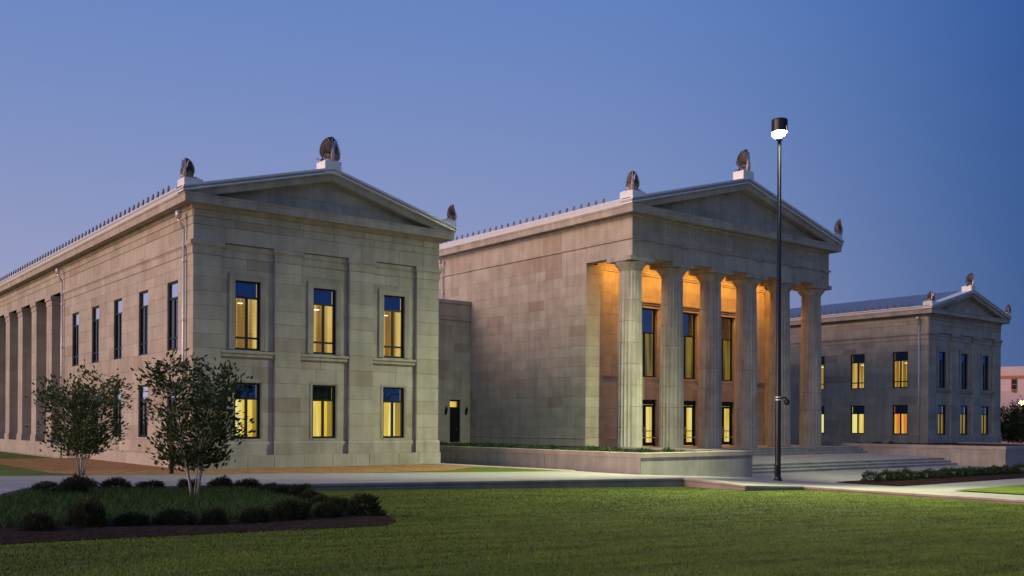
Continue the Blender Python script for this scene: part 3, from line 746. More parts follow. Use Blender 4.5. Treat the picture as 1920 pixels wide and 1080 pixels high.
    m = MB(); m.box(.6, W-.6, 2.1, yb+.3, 14.5, 14.7); cl = m.build('portico_ceiling', M['plaster'], par)
    for k in range(6):
        m = MB(); m.box(.92+3.98*k-.55, .92+3.98*k+.55, 2.1, yb, 13.5, 14.49); m.build('ceiling_beam', M['plaster'], par)
    za = entablature_top(par, W, D, .67, 15.77, 16.10, 16.24, 16.63, .262, 9, piece=1.8, side_seam=False, offs=dict(cap=.09, cove=.30, lip=.38, mould=.46, fas=.82))
    acroterion(par, -.6, -.6, 16.63, 'L', 1.2, .45, 1.05); acroterion(par, W+.6, -.6, 16.63, 'R', 1.2, .45, 1.05)
    acroterion(par, W/2, -.55, za-.05, 'A', 1.55, .5, .8)
    y = 1.9
    while y < D: antefix(par, -.72, y, 16.64, -PI/2); y += .72
    downpipe(par, 0, 21.3, .4, 15.5, -PI/2)
    m = MB(); m.box(.3, W-.3, D-.6, D-.1, -.4, 16.2); m.build('back_wall', M['stone'], par)
    # concealed wall-wash lamps on the portico ceiling
    for k in range(5):
        x = .92+1.99+3.98*k
        lp = MB(); lp.lathe([(.11, 14.28), (.13, 14.30), (.13, 14.495)], 12, x, 2.75); h = lp.build('ceiling_lamp', M['black'], par)
        ld = MB(); ld.lathe([(.1, 14.262), (.1, 14.272)], 12, x, 2.75); ld.build('lamp_lens', M['warmglow'], h)
        L = bpy.data.lights.new('portico_lamp', 'SPOT'); L.energy = 950; L.color = (1., .43, .08); L.spot_size = R(150); L.spot_blend = 1.; L.shadow_soft_size = .3
        lo = bpy.data.objects.new('portico_lamp', L); col.objects.link(lo); lo.parent = h; lo.location = (x, 2.75, 14.22); lo.rotation_euler = (R(26), 0, 0)
    return par
temple(44.7, 44.13)

# ------------------------------------------------------------------ link building between wing and temple
lk = thing('link_building', 'recessed stone link with black door between left wing and temple', 'building', (29.5, 61.7, 0))
ops = [(13.25, 14.22, .85, 4.12)]
zl = [.5, 1.0, 2.0, 3.06, 4.12, 4.85, 5.6, 6.35, 7.1, 7.8, 8.5, 9.2, 9.75]
w = wall_face(lk, 'front_wall', (0, 0, 0), 0, 15.2, zl, ops, 77, .8, 1.9, z0=-.5, z1=11.7)
for z0, z1, nn in ((9.76, 10.2, .02), (10.22, 10.5, .07), (10.52, 11.5, .01)):
    js = split(random.Random(5), 0, 15.2, 1.6, 2.6)
    for a, b in zip(js[:-1], js[1:]): block(w, a, z0, b-a, z1-z0, None, nn, .1)
m = MB(); m.box(0, 15.15, -.1, .5, 11.52, 11.78); m.build('parapet_cap', M['trim'], lk)
m = MB(); m.box(13.1, 14.37, -.03, .05, 4.12, 4.28); m.box(13.1, 13.25, -.03, .05, .6, 4.12); m.box(14.22, 14.37, -.03, .05, .6, 4.12); m.build('door_surround', M['trim'], lk)
f = MB(); f.box(13.25, 13.31, .08, .2, .7, 4.12); f.box(14.10, 14.22, .08, .2, .7, 4.12); f.box(13.31, 14.10, .08, .2, 3.98, 4.12); f.box(13.31, 14.10, .08, .2, 3.42, 3.55); f.box(13.31, 14.10, .12, .18, .7, 3.42)
d = f.build('door', M['black'], lk)
m = MB(); m.box(13.31, 14.10, .13, .14, 3.55, 3.98); m.build('pane', M['glass'], d)
m = MB(); m.box(13.31, 14.10, .3, .32, 3.5, 4.0); m.build('room', M['yellow'], d)
m = MB(); m.tube([(14.0, .1, 1.85), (14.0, .04, 1.85), (13.9, .04, 1.85)], .015, 6); m.build('handle', M['pipe'], d)
for x in (12.85, 14.75):
    m = MB(); m.lathe([(.03, 3.05), (.09, 3.12), (.10, 3.45), (.04, 3.55), (.02, 3.62)], 6, x, -.16); m.box(x-.05, x+.05, -.1, .01, 2.95, 3.3); m.build('wall_lantern', M['black'], lk)
m = MB(); m.box(0, 15.2, .4, 12, 10.6, 11.4); m.build('roof', M['roof'], lk)

# ------------------------------------------------------------------ ground, paving, kerbs
def lawnz(x): return .45-.0285*min(max(x, 0.), 45.)
def walkz(x, y):
    if x < 33: b = .54-.0197*max(x, 0)
    elif x < 42: b = -.11-.41*(x-33)/9
    else: b = -.52
    wgt = 1. if x < 37 else max(0., 1-(x-37)/5)
    if x < 33: wgt = max(0., 1-(33-x)/2)
    return b-.045*min(max(29.4-y, 0.), 3.43)*wgt
def grid_obj(name, xs, ys, zf, keep, mat, kind='structure'):
    xs, ys = sorted(set(xs)), sorted(set(ys)); idx = {}; b = MB()
    def vid(i, j):
        if (i, j) not in idx: idx[i, j] = len(b.v); b.v.append((xs[i], ys[j], zf(xs[i], ys[j])))
        return idx[i, j]
    for i in range(len(xs)-1):
        for j in range(len(ys)-1):
            if keep((xs[i]+xs[i+1])/2, (ys[j]+ys[j+1])/2): b.f.append((vid(i, j), vid(i+1, j), vid(i+1, j+1), vid(i, j+1)))
    o = b.build(name, mat, fix=False, smooth=True); return tag(o, kind=kind)
def gz(x, y):
    a = lawnz(x); bck = min(a, .02)-.08
    t = min(max((y-30.)/6., 0.), 1.); return a+(bck-a)*t
fx = [-1500, -600, -250, -100, -40, -10]+list(np.arange(0, 60, 3.))+[66, 80, 110, 160, 260, 500, 900, 1800]
fy = [-900, -300, -100, -40, -10]+list(np.arange(0, 60, 2.5))+[70, 100, 160, 300, 700, 1800]
grid_obj('lawn', fx, fy, gz, lambda x, y: True, M['lawn'])
def in_pave(x, y):
    if x < 5.7: return 29.4 < y < 36.7
    if x < 33.05: return (29.4 < y < 36.7) or (y >= 36.7 and x > 28.3+(43.4-y)/6.4*5. and y < 61)
    if x < 37.1: return 25.97 < y < 61
    return -30 < y < 35.2
px = [-60, -30, -10, 0, 5.7]+list(np.arange(7, 33, 1.))+[33.05]+list(np.arange(33.5, 37, .5))+[37.1]+list(np.arange(38, 46, 1.))+[50, 56, 62, 68.3, 75, 90, 120]
py = [-30, -10, 0, 2, 10, 16, 20, 24, 25.97, 27, 28, 29.4]+list(np.arange(30.2, 36.7, .8))+[36.7]+list(np.arange(37.2, 62, .5))
PAVE = grid_obj('paving', px, py, walkz, in_pave, M['paving'])

b = MB(); b.add([(6.1, 29.42, .42), (0, 15.85, .54), (-6, 2.5, .54), (-60, 2.5, .54), (-60, 29.42, .54), (0, 29.42, .54)], [(0, 5, 1), (1, 5, 4, 3, 2)]); tag(b.build('paving', M['paving'], fix=False), kind='structure')
KP = [(.0, .012), (.09, .012), (.11, -.008), (.11, -.075), (.085, -.10), (.05, -.115), (.04, -.15), (.07, -.165), (.075, -.20), (.06, -.215), (.06, -.6), (-.75, -.6), (-.75, .012)]
def kerb_run(par, p, q, nrm, step=1.75, m0=0, m1=0, zf=walkz, prof=KP):
    p, q = Vector((*p, 0)), Vector((*q, 0)); L = (q-p).length; d = (q-p)/L; k = max(1, round(L/step))
    for i in range(k):
        a, b = p+d*(L*i/k+.004), p+d*(L*(i+1)/k-.004); a.z, b.z = zf(a.x, a.y), zf(b.x, b.y)
        m = MB(); m.sweep(a, b, (*nrm, 0), prof, m0 if i == 0 else 0, m1 if i == k-1 else 0); m.build('kerb_stone', M['kerb'], par)
kb = thing('stone_kerb', 'moulded pinkish stone kerb edging the lawn below the paving', 'kerb')
kerb_run(kb, (-6., 2.5), (6.1, 29.4), (.912, -.41), m1=-.64); kerb_run(kb, (6.1, 29.4), (33.05, 29.4), (0, -1), m0=-.64, m1=-1)
kerb_run(kb, (33.05, 29.4), (33.05, 25.97), (-1, 0), m0=-1, m1=1); kerb_run(kb, (33.05, 25.97), (37.1, 25.97), (0, -1), m0=1, m1=-1)
kerb_run(kb, (37.1, 25.97), (37.1, -6), (-1, 0), m0=-1)
kb2 = thing('stone_kerb', 'short slanting stone kerb from left wing corner to the planter walk', 'kerb')
nn = Vector((-6.4, -5.0)).normalized()
kerb_run(kb2, (28.3, 43.35), (33.3, 36.95), tuple(nn), 1.6, zf=lambda x, y: walkz(x, y)+.17*max(0, (y-36.9)/6.4))
# mulch, grass and planting beds
def bedz(x, y):
    t = min(max((y-36.7)/6.8, 0.), 1.); return (walkz(x, 36.7)-.03)*(1-t)+.11*t
def grassline(x): return 36.7+max(0, (x-20.8))*.33
kx = list(np.arange(10.2, 34, .6)); ky = list(np.arange(36.7, 44, .45))
grid_obj('straw_mulch', [10.2, 11, 12, 13, 14, 15, 16]+[16+.6*i for i in range(1, 31)], [36.7]+ky+[46, 50, 56, 62, 70, 80, 102], bedz,
         lambda x, y: (x < 16.1 or y < 43.6) and x < 28.5+(43.4-y)/6.4*5. and y > 36.69, M['straw'], 'stuff')
grid_obj('grass_verge', [-30, -10, 0, 4, 7, 9, 10.2], [36.7, 38, 40, 44, 50, 60, 80, 120], lambda x, y: bedz(max(x, 8), y)+.012, lambda x, y: True, M['lawn'])
b = MB(); pts = [(19.5, 36.72), (33.1, 36.72), (31.0, 39.6), (29.2, 40.1), (26.5, 38.3)]
b.add([(x, y, bedz(x, y)+.02) for x, y in pts], [tuple(range(5))]); tag(b.build('grass_verge', M['lawn'], fix=False), kind='structure')

# steps
stp = tag(link('steps', None), kind='structure')
def step(y0, y1, z0, z1b, zt):
    m = MB(); x0, x1 = 42.64, 68.28
    m.add([(x0, y0, z0), (x1, y0, z0), (x1, y0, zt), (x0, y0, zt), (x0, y1, z0), (x1, y1, z0), (x1, y1, z1b), (x0, y1, z1b)],
          [(0, 1, 2, 3), (4, 7, 6, 5), (3, 2, 6, 7), (0, 3, 7, 4), (1, 5, 6, 2)])
    m.box(x0, x1, y0-.03, y0+.2, zt-.05, zt-.001)
    m.build('step', M['step'], stp)
for i in range(3): step(34.9+.5*i, 36.0+.3*i, -.9, -.52+.17*(i+1), -.52+.17*(i+1))
step(36.41, 42.35, -.9, .17, .0)
for i in range(3): step(42.0+.4*i, 43.4+.2*i, -.9, .17+.165*(i+1), .17+.165*(i+1))
m = MB(); m.box(44.05, 68.1, 43.6, 50., -.9, .66); tag(m.build('podium', M['step']), kind='structure')

# planters
def planter(label, x0, x1, y0, y1, front_l, front_r):
    par = thing('stone_planter', label, 'planter')
    zt = .89; t = .35
    def panels(p, q, nrm, m0, m1):
        p, q = Vector((*p, 0)), Vector((*q, 0)); L = (q-p).length; d = (q-p)/L; k = max(1, round(L/3.6))
        for i in range(k):
            a, b2 = p+d*(L*i/k+.009), p+d*(L*(i+1)/k-.009)
            m = MB(); m.sweep(a, b2, (*nrm, 0), [(0, -1.1), (0, zt-.25), (-t, zt-.25), (-t, -1.1)], m0 if i == 0 else 0, m1 if i == k-1 else 0); m.build('wall_panel', M['planter'], par)
        k = max(1, round(L/1.9))
        for i in range(k):
            a, b2 = p+d*(L*i/k+.003), p+d*(L*(i+1)/k-.003)
            m = MB(); m.sweep(a, b2, (*nrm, 0), [(.03, zt-.248), (.045, zt-.23), (.045, zt-.02), (.03, zt), (-t-.03, zt), (-t-.03, zt-.248)], m0 if i == 0 else 0, m1 if i == k-1 else 0); m.build('cap_stone', M['kerb'], par)
    panels((x0, y1), (x0, y0), (-1, 0), 0, 1); panels((x0, y0), (x1, y0), (0, -1), 1, 1); panels((x1, y0), (x1, 42.7), (1, 0), 1, 0)
    m = MB(); m.box(x0+.37, x1-.37, y0+.37, 42.7, .2, .78); m.box(x0+.37, (44.75 if x0 < 50 else 92), 42.7, y1, .2, .779); m.build('soil', M['soil'], par)
planter('long stone planter in front of temple side wall, left of the steps', 34.07, 42.62, 33.0, 61.6, 0, 0)
planter('long stone planter right of the steps before the right wing', 68.3, 84., 31.5, 44.2, 0, 0)

# right hand planting bed and lawn patch in the plaza
b = MB(); b.add([(41.6, 24.0, -.50), (70, 24.0, -.50), (70, 27.3, -.50), (41.6, 27.3, -.50), (41.9, 24.3, -.43), (70, 24.3, -.43), (70, 27.0, -.43), (41.9, 27.0, -.43)], [(0, 1, 5, 4), (1, 2, 6, 5), (2, 3, 7, 6), (3, 0, 4, 7), (4, 5, 6, 7)])
tag(b.build('bark_mulch', M['mulch']), kind='stuff')
b = MB(); b.add([(40.3, -20, -.45), (90, -20, -.45), (90, 20.8, -.45), (40.3, 20.8, -.45)], [(0, 1, 2, 3)]); tag(b.build('lawn_patch', M['lawn'], fix=False), kind='structure')

# ------------------------------------------------------------------ lamp post and camera
lp = thing('lamp_post', 'tall black pole with one bright floodlight head in front of temple', 'lamp post', (39.2, 28.85, -.40))
m = MB(); m.lathe([(.16, 0), (.16, .05), (.142, .06), (.14, 1.0), (.09, 16.45)], 16); m.build('pole', M['black'], lp, smooth=True)
m = MB(); m.lathe([(.20, -.03), (.20, .06), (.17, .10), (.16, .16)], 16); m.box(-.2, -.12, -.07, .07, .3, .75); m.build('base', M['black'], lp)
h = MB(); h.lathe([(.37, 16.77), (.385, 16.78), (.385, 17.33), (.36, 17.38), (.05, 17.40)], 24); h.f.pop(-2)
hd = h.build('lamp_head', M['black'], lp, smooth=False, fix=False)
m = MB(); m.tube([(0, 0, 16.44), (.0, -.34, 16.56), (0, -.41, 16.76), (0, -.41, 17.0)], .022, 6); m.tube([(0, 0, 16.44), (.0, .34, 16.56), (0, .41, 16.76), (0, .41, 17.0)], .022, 6); m.build('yoke', M['pipe'], lp)
m = MB(); m.lathe([(.02, 16.50), (.13, 16.53), (.21, 16.61), (.23, 16.72), (.20, 16.84), (.10, 16.90)], 20); m.build('lamp_bulb', M['lampglow'], lp, smooth=True)
m = MB(); m.lathe([(.36, 16.92), (.36, 16.93), (.05, 16.94)], 20); m.build('lamp_lens', M['lampglow'], lp)
m = MB(); m.lathe([(.11, 16.36), (.15, 16.38), (.14, 16.46), (.05, 16.50)], 16); m.build('pole_shade_plate', M['black'], lp)  # plate added below the lamp to shade the pole top
for ax, ay, en in ((-.42, .91, 42000), (-.45, -.89, 36000), (.95, -.3, 11000)):     # three aimed spots stand in for the one head: facades, lawn, plaza
    L = bpy.data.lights.new('lamp_light', 'SPOT'); L.energy = en; L.color = (.90, 1.0, .60); L.shadow_soft_size = .05; L.spot_size = R(114); L.spot_blend = .5
    lo = bpy.data.objects.new('lamp_light', L); col.objects.link(lo); lo.parent = lp; lo.location = (ax*.30, ay*.30, 16.83)
    lo.rotation_euler = Vector((-ax*math.cos(R(30)), -ay*math.cos(R(30)), math.sin(R(30)))).to_track_quat('Z', 'Y').to_euler()
sec = thing('security_camera', 'small black dome camera clamped to the tall lamp pole', 'camera', (39.2, 28.85, 3.55))
m = MB(); m.lathe([(.155, -.09), (.155, -.04)], 16); m.lathe([(.155, .04), (.155, .09)], 16); m.build('clamp', M['pipe'], sec)
dx, dy = .78, -.62
m = MB(); m.tube([(.1*dx, .1*dy, .02), (.3*dx, .3*dy, .05), (.40*dx, .40*dy, .02), (.42*dx, .42*dy, -.06)], .045, 8); m.build('arm', M['black'], sec)
m = MB(); m.lathe([(.05, -.32), (.11, -.29), (.14, -.22), (.145, -.13), (.10, -.05), (.05, -.02)], 16, .42*dx, .42*dy); m.build('dome', M['black'], sec, smooth=True)
bp = thing('garden_light_post', 'short black light post behind the nearer tree by the wing corner', 'light post', (13.6, 39.2, .18))
m = MB(); m.lathe([(.085, -.2), (.085, 2.35)], 12); m.build('post', M['black'], bp)
m = MB(); m.lathe([(.085, 2.35), (.13, 2.38), (.13, 2.62), (.05, 2.68)], 12); m.build('lamp_head', M['black'], bp)

# ------------------------------------------------------------------ plants
def leaves_mesh(pts, dirs, ln, wd, rs, name, mat, fold=True):
    n = len(pts); d = dirs+rs.normal(0, .35, (n, 3)); d /= np.linalg.norm(d, axis=1)[:, None]+1e-9
    s = np.cross(d, rs.normal(0, 1, (n, 3))); s /= np.linalg.norm(s, axis=1)[:, None]+1e-9
    L = ln*rs.uniform(.65, 1.25, (n, 1)); Wd = wd*rs.uniform(.7, 1.2, (n, 1))
    V = np.empty((n, 4, 3)); V[:, 0] = pts; V[:, 1] = pts+d*L*.5+s*Wd*.5; V[:, 2] = pts+d*L; V[:, 3] = pts+d*L*.5-s*Wd*.5
    me = bpy.data.meshes.new(name)
    me.vertices.add(4*n); me.vertices.foreach_set('co', V.reshape(-1)); me.loops.add(4*n); me.loops.foreach_set('vertex_index', np.arange(4*n, dtype=np.int32))
    me.polygons.add(n); me.polygons.foreach_set('loop_start', np.arange(0, 4*n, 4, dtype=np.int32)); me.update(calc_edges=True); me.validate(); me.materials.append(mat)
    return me
def tree(label, loc, H, cr, c0, nst, seed, nleaf=5200, mat=None, ln=.11, name='small_tree', spread=.68, rz=1.0, kind=None):
    rs = np.random.RandomState(seed); rg = random.Random(seed)
    par = thing(name, label, 'tree', loc)
    b = MB(); P, Dr = [], []
    cz = (c0+H)/2; hz = (H-c0)/2
    for k in range(nst):
        a = 2*PI*k/nst+rg.uniform(-.4, .4); out = cr*spread*rg.uniform(.45, 1.0); top = H*rg.uniform(.72, .94)
        pts = []; r0 = rg.uniform(.028, .045)*H/4
        for i in range(7):
            t = i/6; rr = .06+out*(t**1.25)+rg.uniform(-.04, .04)*t
            pts.append(Vector((rr*math.cos(a+.3*t), rr*math.sin(a+.3*t), top*t-.1)))
        b.tube(pts, [r0*(1-.85*i/6) for i in range(7)], 6)
        for i in range(2, 7):
            for j in range(6):
                p = pts[i]; aa = rg.uniform(0, 2*PI); ll = cr*rg.uniform(.25, .62); e = rg.uniform(-.15, .75)
                q = p+Vector((math.cos(aa)*math.cos(e), math.sin(aa)*math.cos(e), math.sin(e)))*ll
                dd = Vector((q.x/cr, q.y/cr, (q.z-cz)/hz)); m_ = dd.length
                if m_ > 1: q = Vector((dd.x/m_*cr, dd.y/m_*cr, cz+dd.z/m_*hz))*1
                if q.z < c0*.85: continue
                mid = (p+q)/2+Vector((0, 0, .06)); b.tube([p, mid, q], [r0*.32, r0*.22, r0*.08], 4, False)
                for s_ in range(5):
                    t = .35+.65*s_/4; c_ = p.lerp(q, t)
                    P.append((c_.x, c_.y, c_.z)); v = (q-p).normalized(); Dr.append((v.x, v.y, v.z+.25))
    b.build('trunk', M['bark'], par, smooth=True)
    P, Dr = np.array(P), np.array(Dr); ii = rs.randint(0, len(P), nleaf)
    pts = P[ii]+rs.normal(0, .075*cr, (nleaf, 3)); ok = pts[:, 2] > c0*.8; pts, dd = pts[ok], Dr[ii][ok]
    dd = dd+np.array([0, 0, .2])
    link('crown', leaves_mesh(pts, dd, ln, ln*.46, rs, 'crown', mat or M['leaf']), None, par)
    return par
tree('many stemmed small tree in the bed of shrubs and grass', (9.5, 25.6, .17), 3.9, 1.62, .95, 7, 4, 5200, ln=.15)
tree('many stemmed small tree at left on the straw mulch beyond the walk', (9.75, 37.6, .30), 3.75, 2.1, .85, 6, 9, 5400, ln=.165)

def ball_mesh(seed, n, rx, rz, ln, wd, mat, name, up=.3, shell=.55):
    rs = np.random.RandomState(seed)
    d = rs.normal(0, 1, (n, 3)); d /= np.linalg.norm(d, axis=1)[:, None]; d[:, 2] = np.abs(d[:, 2])*1.05-.12
    lump = 1+.16*np.sin(d[:, 0]*5+seed)*np.cos(d[:, 1]*4+seed*2)+.1*np.sin(d[:, 2]*7+seed)
    r = (shell+(1-shell)*rs.uniform(0, 1, n)**.7)*lump
    pts = d*r[:, None]*np.array([rx, rx, rz]); pts[:, 2] += .12*rz
    return leaves_mesh(pts, d+np.array([0, 0, up]), ln, wd, rs, name, mat)
bed_m = [ball_mesh(40+i, 2600, .38, .46, .13, .018, M['shrub'], 'foliage') for i in range(4)]
hed_m = [ball_mesh(60+i, 1500, .40, .46, .07, .03, M['hedge'], 'foliage') for i in range(4)]
jun_m = [ball_mesh(80+i, 420, .48, .26, .15, .05, M['juniper'], 'foliage', .2, .3) for i in range(4)]
_core = {}
def shrub(name, label, group, meshes, i, loc, s, cat='shrub', rg=random.Random(3)):
    p = thing(name, label, cat, loc, rg.uniform(0, 6.28), group); p.scale = (s*rg.uniform(.85, 1.3), s*rg.uniform(.85, 1.25), s*rg.uniform(.72, 1.1))
    link('foliage', meshes[i % 4], None, p)
    key = meshes[0].name
    if key not in _core:
        b = MB(); b.tube([(0, 0, -.15), (0, 0, .2)], [.03, .02], 5)
        for k in range(5): b.tube([(0, 0, .05), (.10*math.cos(k*1.26), .10*math.sin(k*1.26), .2)], [.012, .005], 4)
        _core[key] = b.mesh('stem'); _core[key].materials.append(M['darkbark'])
    link('stem', _core[key], None, p)
rg = random.Random(8)
ORD = ['first', 'second', 'third', 'fourth', 'fifth', 'sixth', 'seventh', 'eighth', 'ninth', 'tenth', 'eleventh', 'twelfth', 'thirteenth', 'fourteenth', 'fifteenth', 'sixteenth', 'seventeenth', 'eighteenth', 'nineteenth', 'twentieth']
def nth(k):
    return ORD[k] if k < 20 else ('twenty-', 'thirty-')[(k+1)//10-2]+ORD[(k+1) % 10-1] if (k+1) % 10 else ('twentieth', 'thirtieth', 'fortieth')[(k+1)//10-2]
front = [(4.0, 18.1), (4.95, 18.6), (5.7, 18.55), (6.5, 18.6), (7.2, 18.35), (8.1, 18.45), (9.05, 18.9), (10.1, 19.25), (11.15, 19.5)]
side = [(11.1, 20.6), (11.1, 21.5), (11.5, 22.9), (11.9, 24.2), (12.2, 25.7), (12.3, 27.0)]
back = [(12.2, 28.4), (11.5, 28.75), (10.5, 28.8), (9.4, 28.8), (8.4, 28.8), (7.4, 28.8), (6.6, 28.7)]
lft = [(6.3, 26.9), (6.7, 26.6), (6.2, 27.7)]
G = 'shrubs around the left bed'
for i, (x, y) in enumerate(front): shrub('bed_shrub', f'dark feathery shrub on the front mulch edge of left bed, {nth(i)} from left', G, bed_m, i, (x, y, lawnz(x)), rg.uniform(.58, .98))
for i, (x, y) in enumerate(side): shrub('bed_shrub', f'dark feathery shrub on right edge of left bed, {nth(i)} back from the lawn tip', G, bed_m, i+1, (x, y, lawnz(x)), rg.uniform(.75, .95))
for i, (x, y) in enumerate(back): shrub('bed_shrub', f'dark feathery shrub along the kerb behind left bed, {nth(i)} from right', G, bed_m, i+2, (x, y, lawnz(x)), rg.uniform(.85, 1.05))
for i, (x, y) in enumerate(lft): shrub('bed_shrub', f'dark shrub in clump at far left of the bed, {["left", "right", "rear"][i]} one of three', G, bed_m, i+3, (x, y, lawnz(x)), rg.uniform(.7, .85))
for i in range(17):
    x = 43.1+i*.95+(.3 if i else -.15); shrub('hedge_shrub', f'clipped round shrub in the plaza hedge row, {nth(i)} from its left end', 'hedge row in the plaza', hed_m, i, (x, 26.2+rg.uniform(-.1, .1), -.43), rg.uniform(1.0, 1.15))
y = 33.9; i = 0
while y < 60:
    shrub('planter_shrub', f'low green shrub behind left planter side wall, {nth(i)} back from its corner', 'low shrubs in the left planter', jun_m, i, (34.95+rg.uniform(-.15, .3), y, .78), rg.uniform(.75, 1.25)); y += rg.uniform(.65, .95); i += 1
x = 35.9; i = 0
while x < 41.2:
    shrub('planter_shrub', f'low green shrub on front edge of left planter, {nth(i)} from its corner', 'low shrubs on the planter front', jun_m, i, (x, 33.9+rg.uniform(-.1, .2), .78), rg.uniform(.55, .95)*(1 if x < 38 else .7)); x += rg.uniform(.7, 1.1); i += 1
y = 32.3; i = 0
while y < 44:
    shrub('planter_shrub', f'low green shrub in right planter beside the steps, {nth(i)} back from its corner', 'low shrubs in the right planter', jun_m, i, (69.2+rg.uniform(-.2, .4), y, .76), rg.uniform(.55, .9)); y += rg.uniform(.7, 1.0); i += 1
# bed mulch sheet and liriope
bedpoly = [(-2, 16.6), (3.1, 16.55), (4.8, 16.85), (6.6, 16.95), (8.8, 17.1), (10.4, 17.3), (11.1, 18.0), (11.75, 19.4), (11.8, 20.8), (12.2, 22.8), (12.7, 25.), (13., 27.4), (12.9, 28.9), (12.0, 29.28), (5.85, 29.28), (5.85, 16.9)]
bedpoly = [(5.85, 29.28)]+[(5.85, 18.)]+[(5.9, 16.95)]+bedpoly[3:14]
full = [(-2, 29), (-2, 16.6)]
pl2 = [(6.2, 29.3), (5.1, 27.), (1.1, 18.), (.45, 16.6)]+[(3.1, 16.55), (4.8, 16.85)]+bedpoly[3:14]
b = MB(); cx_, cy_ = 8., 23.
ring0 = pl2; k = len(ring0)
b.add([(x, y, lawnz(x)+.012) for x, y in ring0]+[(cx_+(x-cx_)*.9, cy_+(y-cy_)*.9, lawnz(x)+.055) for x, y in ring0], [tuple(range(k, 2*k))]+[(i, (i+1) % k, (i+1) % k+k, i+k) for i in range(k)])
tag(b.build('bark_mulch', M['mulch'], fix=False), kind='stuff')
def inside(poly, x, y):
    c = np.zeros(len(x), bool); n = len(poly)
    for i in range(n):
        (x1, y1), (x2, y2) = poly[i], poly[(i+1) % n]
        if y1 == y2: continue
        c ^= ((y1 > y) != (y2 > y)) & (x < (x2-x1)*(y-y1)/(y2-y1)+x1)
    return c
def blades(name, X, Y, Z, H, Wd, lean, rs, mat, kind='stuff'):
    n = len(X); a = rs.uniform(0, 2*PI, n); la = rs.uniform(0, 2*PI, n); le = lean*rs.uniform(.2, 1, n)*H
    V = np.empty((n, 5, 3)); cx, sx_ = np.cos(a)*Wd*.5, np.sin(a)*Wd*.5
    ox, oy = np.cos(la)*le, np.sin(la)*le
    V[:, 0] = np.c_[X-cx, Y-sx_, Z]; V[:, 1] = np.c_[X+cx, Y+sx_, Z]
    V[:, 2] = np.c_[X+cx*.8+ox*.4, Y+sx_*.8+oy*.4, Z+H*.65]; V[:, 3] = np.c_[X-cx*.8+ox*.4, Y-sx_*.8+oy*.4, Z+H*.65]; V[:, 4] = np.c_[X+ox, Y+oy, Z+H]
    me = bpy.data.meshes.new(name); me.vertices.add(5*n); me.vertices.foreach_set('co', V.reshape(-1))
    base = np.arange(n, dtype=np.int32)[:, None]*5; li = np.concatenate([base+np.array([0, 1, 2, 3]), base+np.array([3, 2, 4])], 1).astype(np.int32)
    me.loops.add(7*n); me.loops.foreach_set('vertex_index', li.reshape(-1))
    ls = np.empty((n, 2), np.int32); ls[:, 0] = np.arange(n)*7; ls[:, 1] = ls[:, 0]+4
    me.polygons.add(2*n); me.polygons.foreach_set('loop_start', ls.reshape(-1)); me.update(calc_edges=True); me.validate(); me.materials.append(mat)
    return tag(link(name, me), kind=kind)
rs = np.random.RandomState(5)
X = rs.uniform(1.5, 12.6, 30000); Y = rs.uniform(18.3, 28.8, 30000)
lp_ = [(6.1, 28.6), (5.3, 26.6), (2.9, 21.), (2.0, 18.5), (4.5, 18.7), (7., 18.7), (9.2, 19.2), (10.6, 19.9), (10.9, 21.), (11.3, 23.), (11.8, 25.6), (12., 28.3)]
ok = inside(lp_, X, Y) & (np.hypot(X-9.5, Y-25.6) > .38); X, Y = X[ok], Y[ok]
tag(blades('liriope_grass', X, Y, .45-.0285*X+.04, rs.uniform(.13, .26, len(X)), rs.uniform(.012, .022, len(X)), 1.1, rs, M['liriope']), 'dark strappy grass filling the left bed', 'ground cover')
# mown lawn blades, thinning with distance from the viewer's side of the lawn
n = 420000
X = rs.uniform(1, 37, n); Y = rs.uniform(5, 29.3, n); dd = np.hypot(X, Y)
keep = (rs.uniform(0, 1, n) < np.clip(15./dd, 0, 1)**2) & (dd > 8) & ~inside(pl2, X, Y) & (X > 6.25-.45*(29.4-Y)) & ~((X > 33.0) & (Y > 25.9))
X, Y, dd = X[keep], Y[keep], dd[keep]
tag(blades('lawn_grass', X, Y, .45-.0285*X, rs.uniform(.018, .036, len(X)), np.clip(dd*.0007, .006, .022), 1.1, rs, M['blade']), 'short mown grass of the front lawn', 'grass')
# bark chips
# ------------------------------------------------------------------ distance
fb = thing('distant_building', 'far pinkish civic building with slit windows right of the right wing', 'building', (129., 66., -.5), R(-64.5))
M['pink'] = plain_mat('pink_render', (.62, .45, .42), .9, 0, .06, .6)
M['rust'] = plain_mat('rust_band', (.42, .16, .08), .8)
m = MB(); m.box(-2, 34, 0, 20, 0, 10.7); wl_ = m.build('wall', M['pink'], fb)
m = MB(); m.box(-2.05, 34, -.15, .02, 9.15, 9.5); m.build('band', M['rust'], fb)
for k in range(9):
    m = MB(); m.box(1.0+2.75*k, 1.75+2.75*k, -.05, .05, 6.2, 9.1); w_ = m.build('window', M['rust'], fb)
    for q in range(4):
        m = MB(); m.box(1.08+2.75*k, 1.67+2.75*k, -.07, -.051, 6.3+.7*q, 6.9+.7*q); m.build('pane', M['frame'] if (q+k) % 3 else M['olive'], w_)
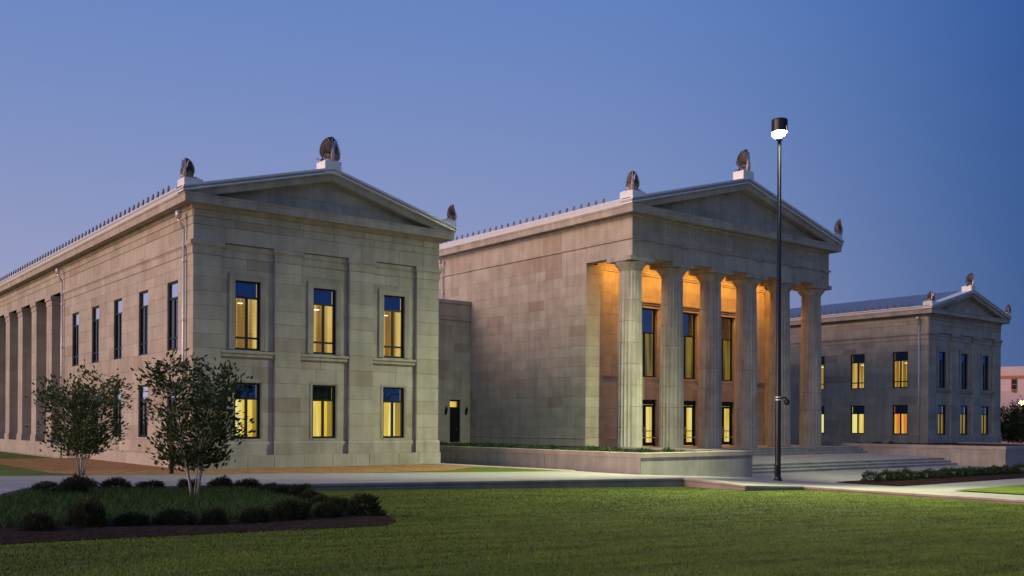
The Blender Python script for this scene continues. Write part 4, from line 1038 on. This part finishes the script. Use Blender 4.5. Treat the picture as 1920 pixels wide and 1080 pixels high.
poly = [(-3, 0), (9, 0), (9, 5.9)]+[(3+6*math.cos(R(a)), 5.9+1.6*math.sin(R(a))) for a in range(15, 180, 15)]+[(-3, 5.9)]
m = MB(); m.prism_xz(poly, -4, -.2); m.build('porch', M['pink'], fb)
poly = [(1.0, 4.6), (4.2, 4.6)]+[(2.6+1.6*math.cos(R(a)), 4.9+1.3*math.sin(R(a))) for a in range(0, 181, 20)]
m = MB(); m.prism_xz(poly, -4.12, -4.02); m.build('arched_window', M['olive'], fb)
def street_lamp(label, x, y, z0, z1, r):
    p = thing('street_lamp', label, 'street lamp', (x, y, z0))
    m = MB(); m.lathe([(.12, 0), (.06, z1)], 8); m.build('pole', M['rust'], p)
    m = MB(); m.lathe([(.05, z1), (r, z1+r*.8), (r, z1+r*1.4), (.05, z1+r*2)], 10); m.build('lamp', M['warmglow'], p)
street_lamp('thin street lamp lit before the far pink building', 110.6, 52.2, -.5, 9.1, .18)
street_lamp('round white street lamp lit above the far right tree', 101.7, 45.3, -.5, 4.9, .28)
tree('dark leafy tree at right edge beyond the right wing', (100.2, 43.6, -.4), 5.4, 2.6, .7, 6, 21, 5200, ln=.26, name='far_tree', spread=.8)
tree('dark bushy tree at right edge standing behind the leafy one', (113., 51., -.4), 5.0, 3.4, .5, 6, 22, 5200, ln=.32, name='far_tree', spread=.8)
for i, (x, y, hh) in enumerate([(-62, 70, 15), (-52, 92, 17), (-70, 116, 18), (-46, 128, 16), (-38, 150, 17)]):
    tree(f'tall dark tree west of the left wing, {["first","second","third","fourth","fifth"][i]} from the south', (x, y, 0), hh, hh*.42, hh*.18, 5, 30+i, 3500, ln=.75, name='background_tree', spread=.75)
for i, (x, y, hh) in enumerate([(38, -30, 13), (49, -36, 15), (60, -30, 12), (72, -40, 16), (88, -34, 14)]):
    tree(f'dark tree mirrored in the wing windows across the lawn, {nth(i)} from the west', (x, y, -.8), hh, hh*.4, hh*.2, 5, 50+i, 2600, ln=.7, name='background_tree', spread=.8)
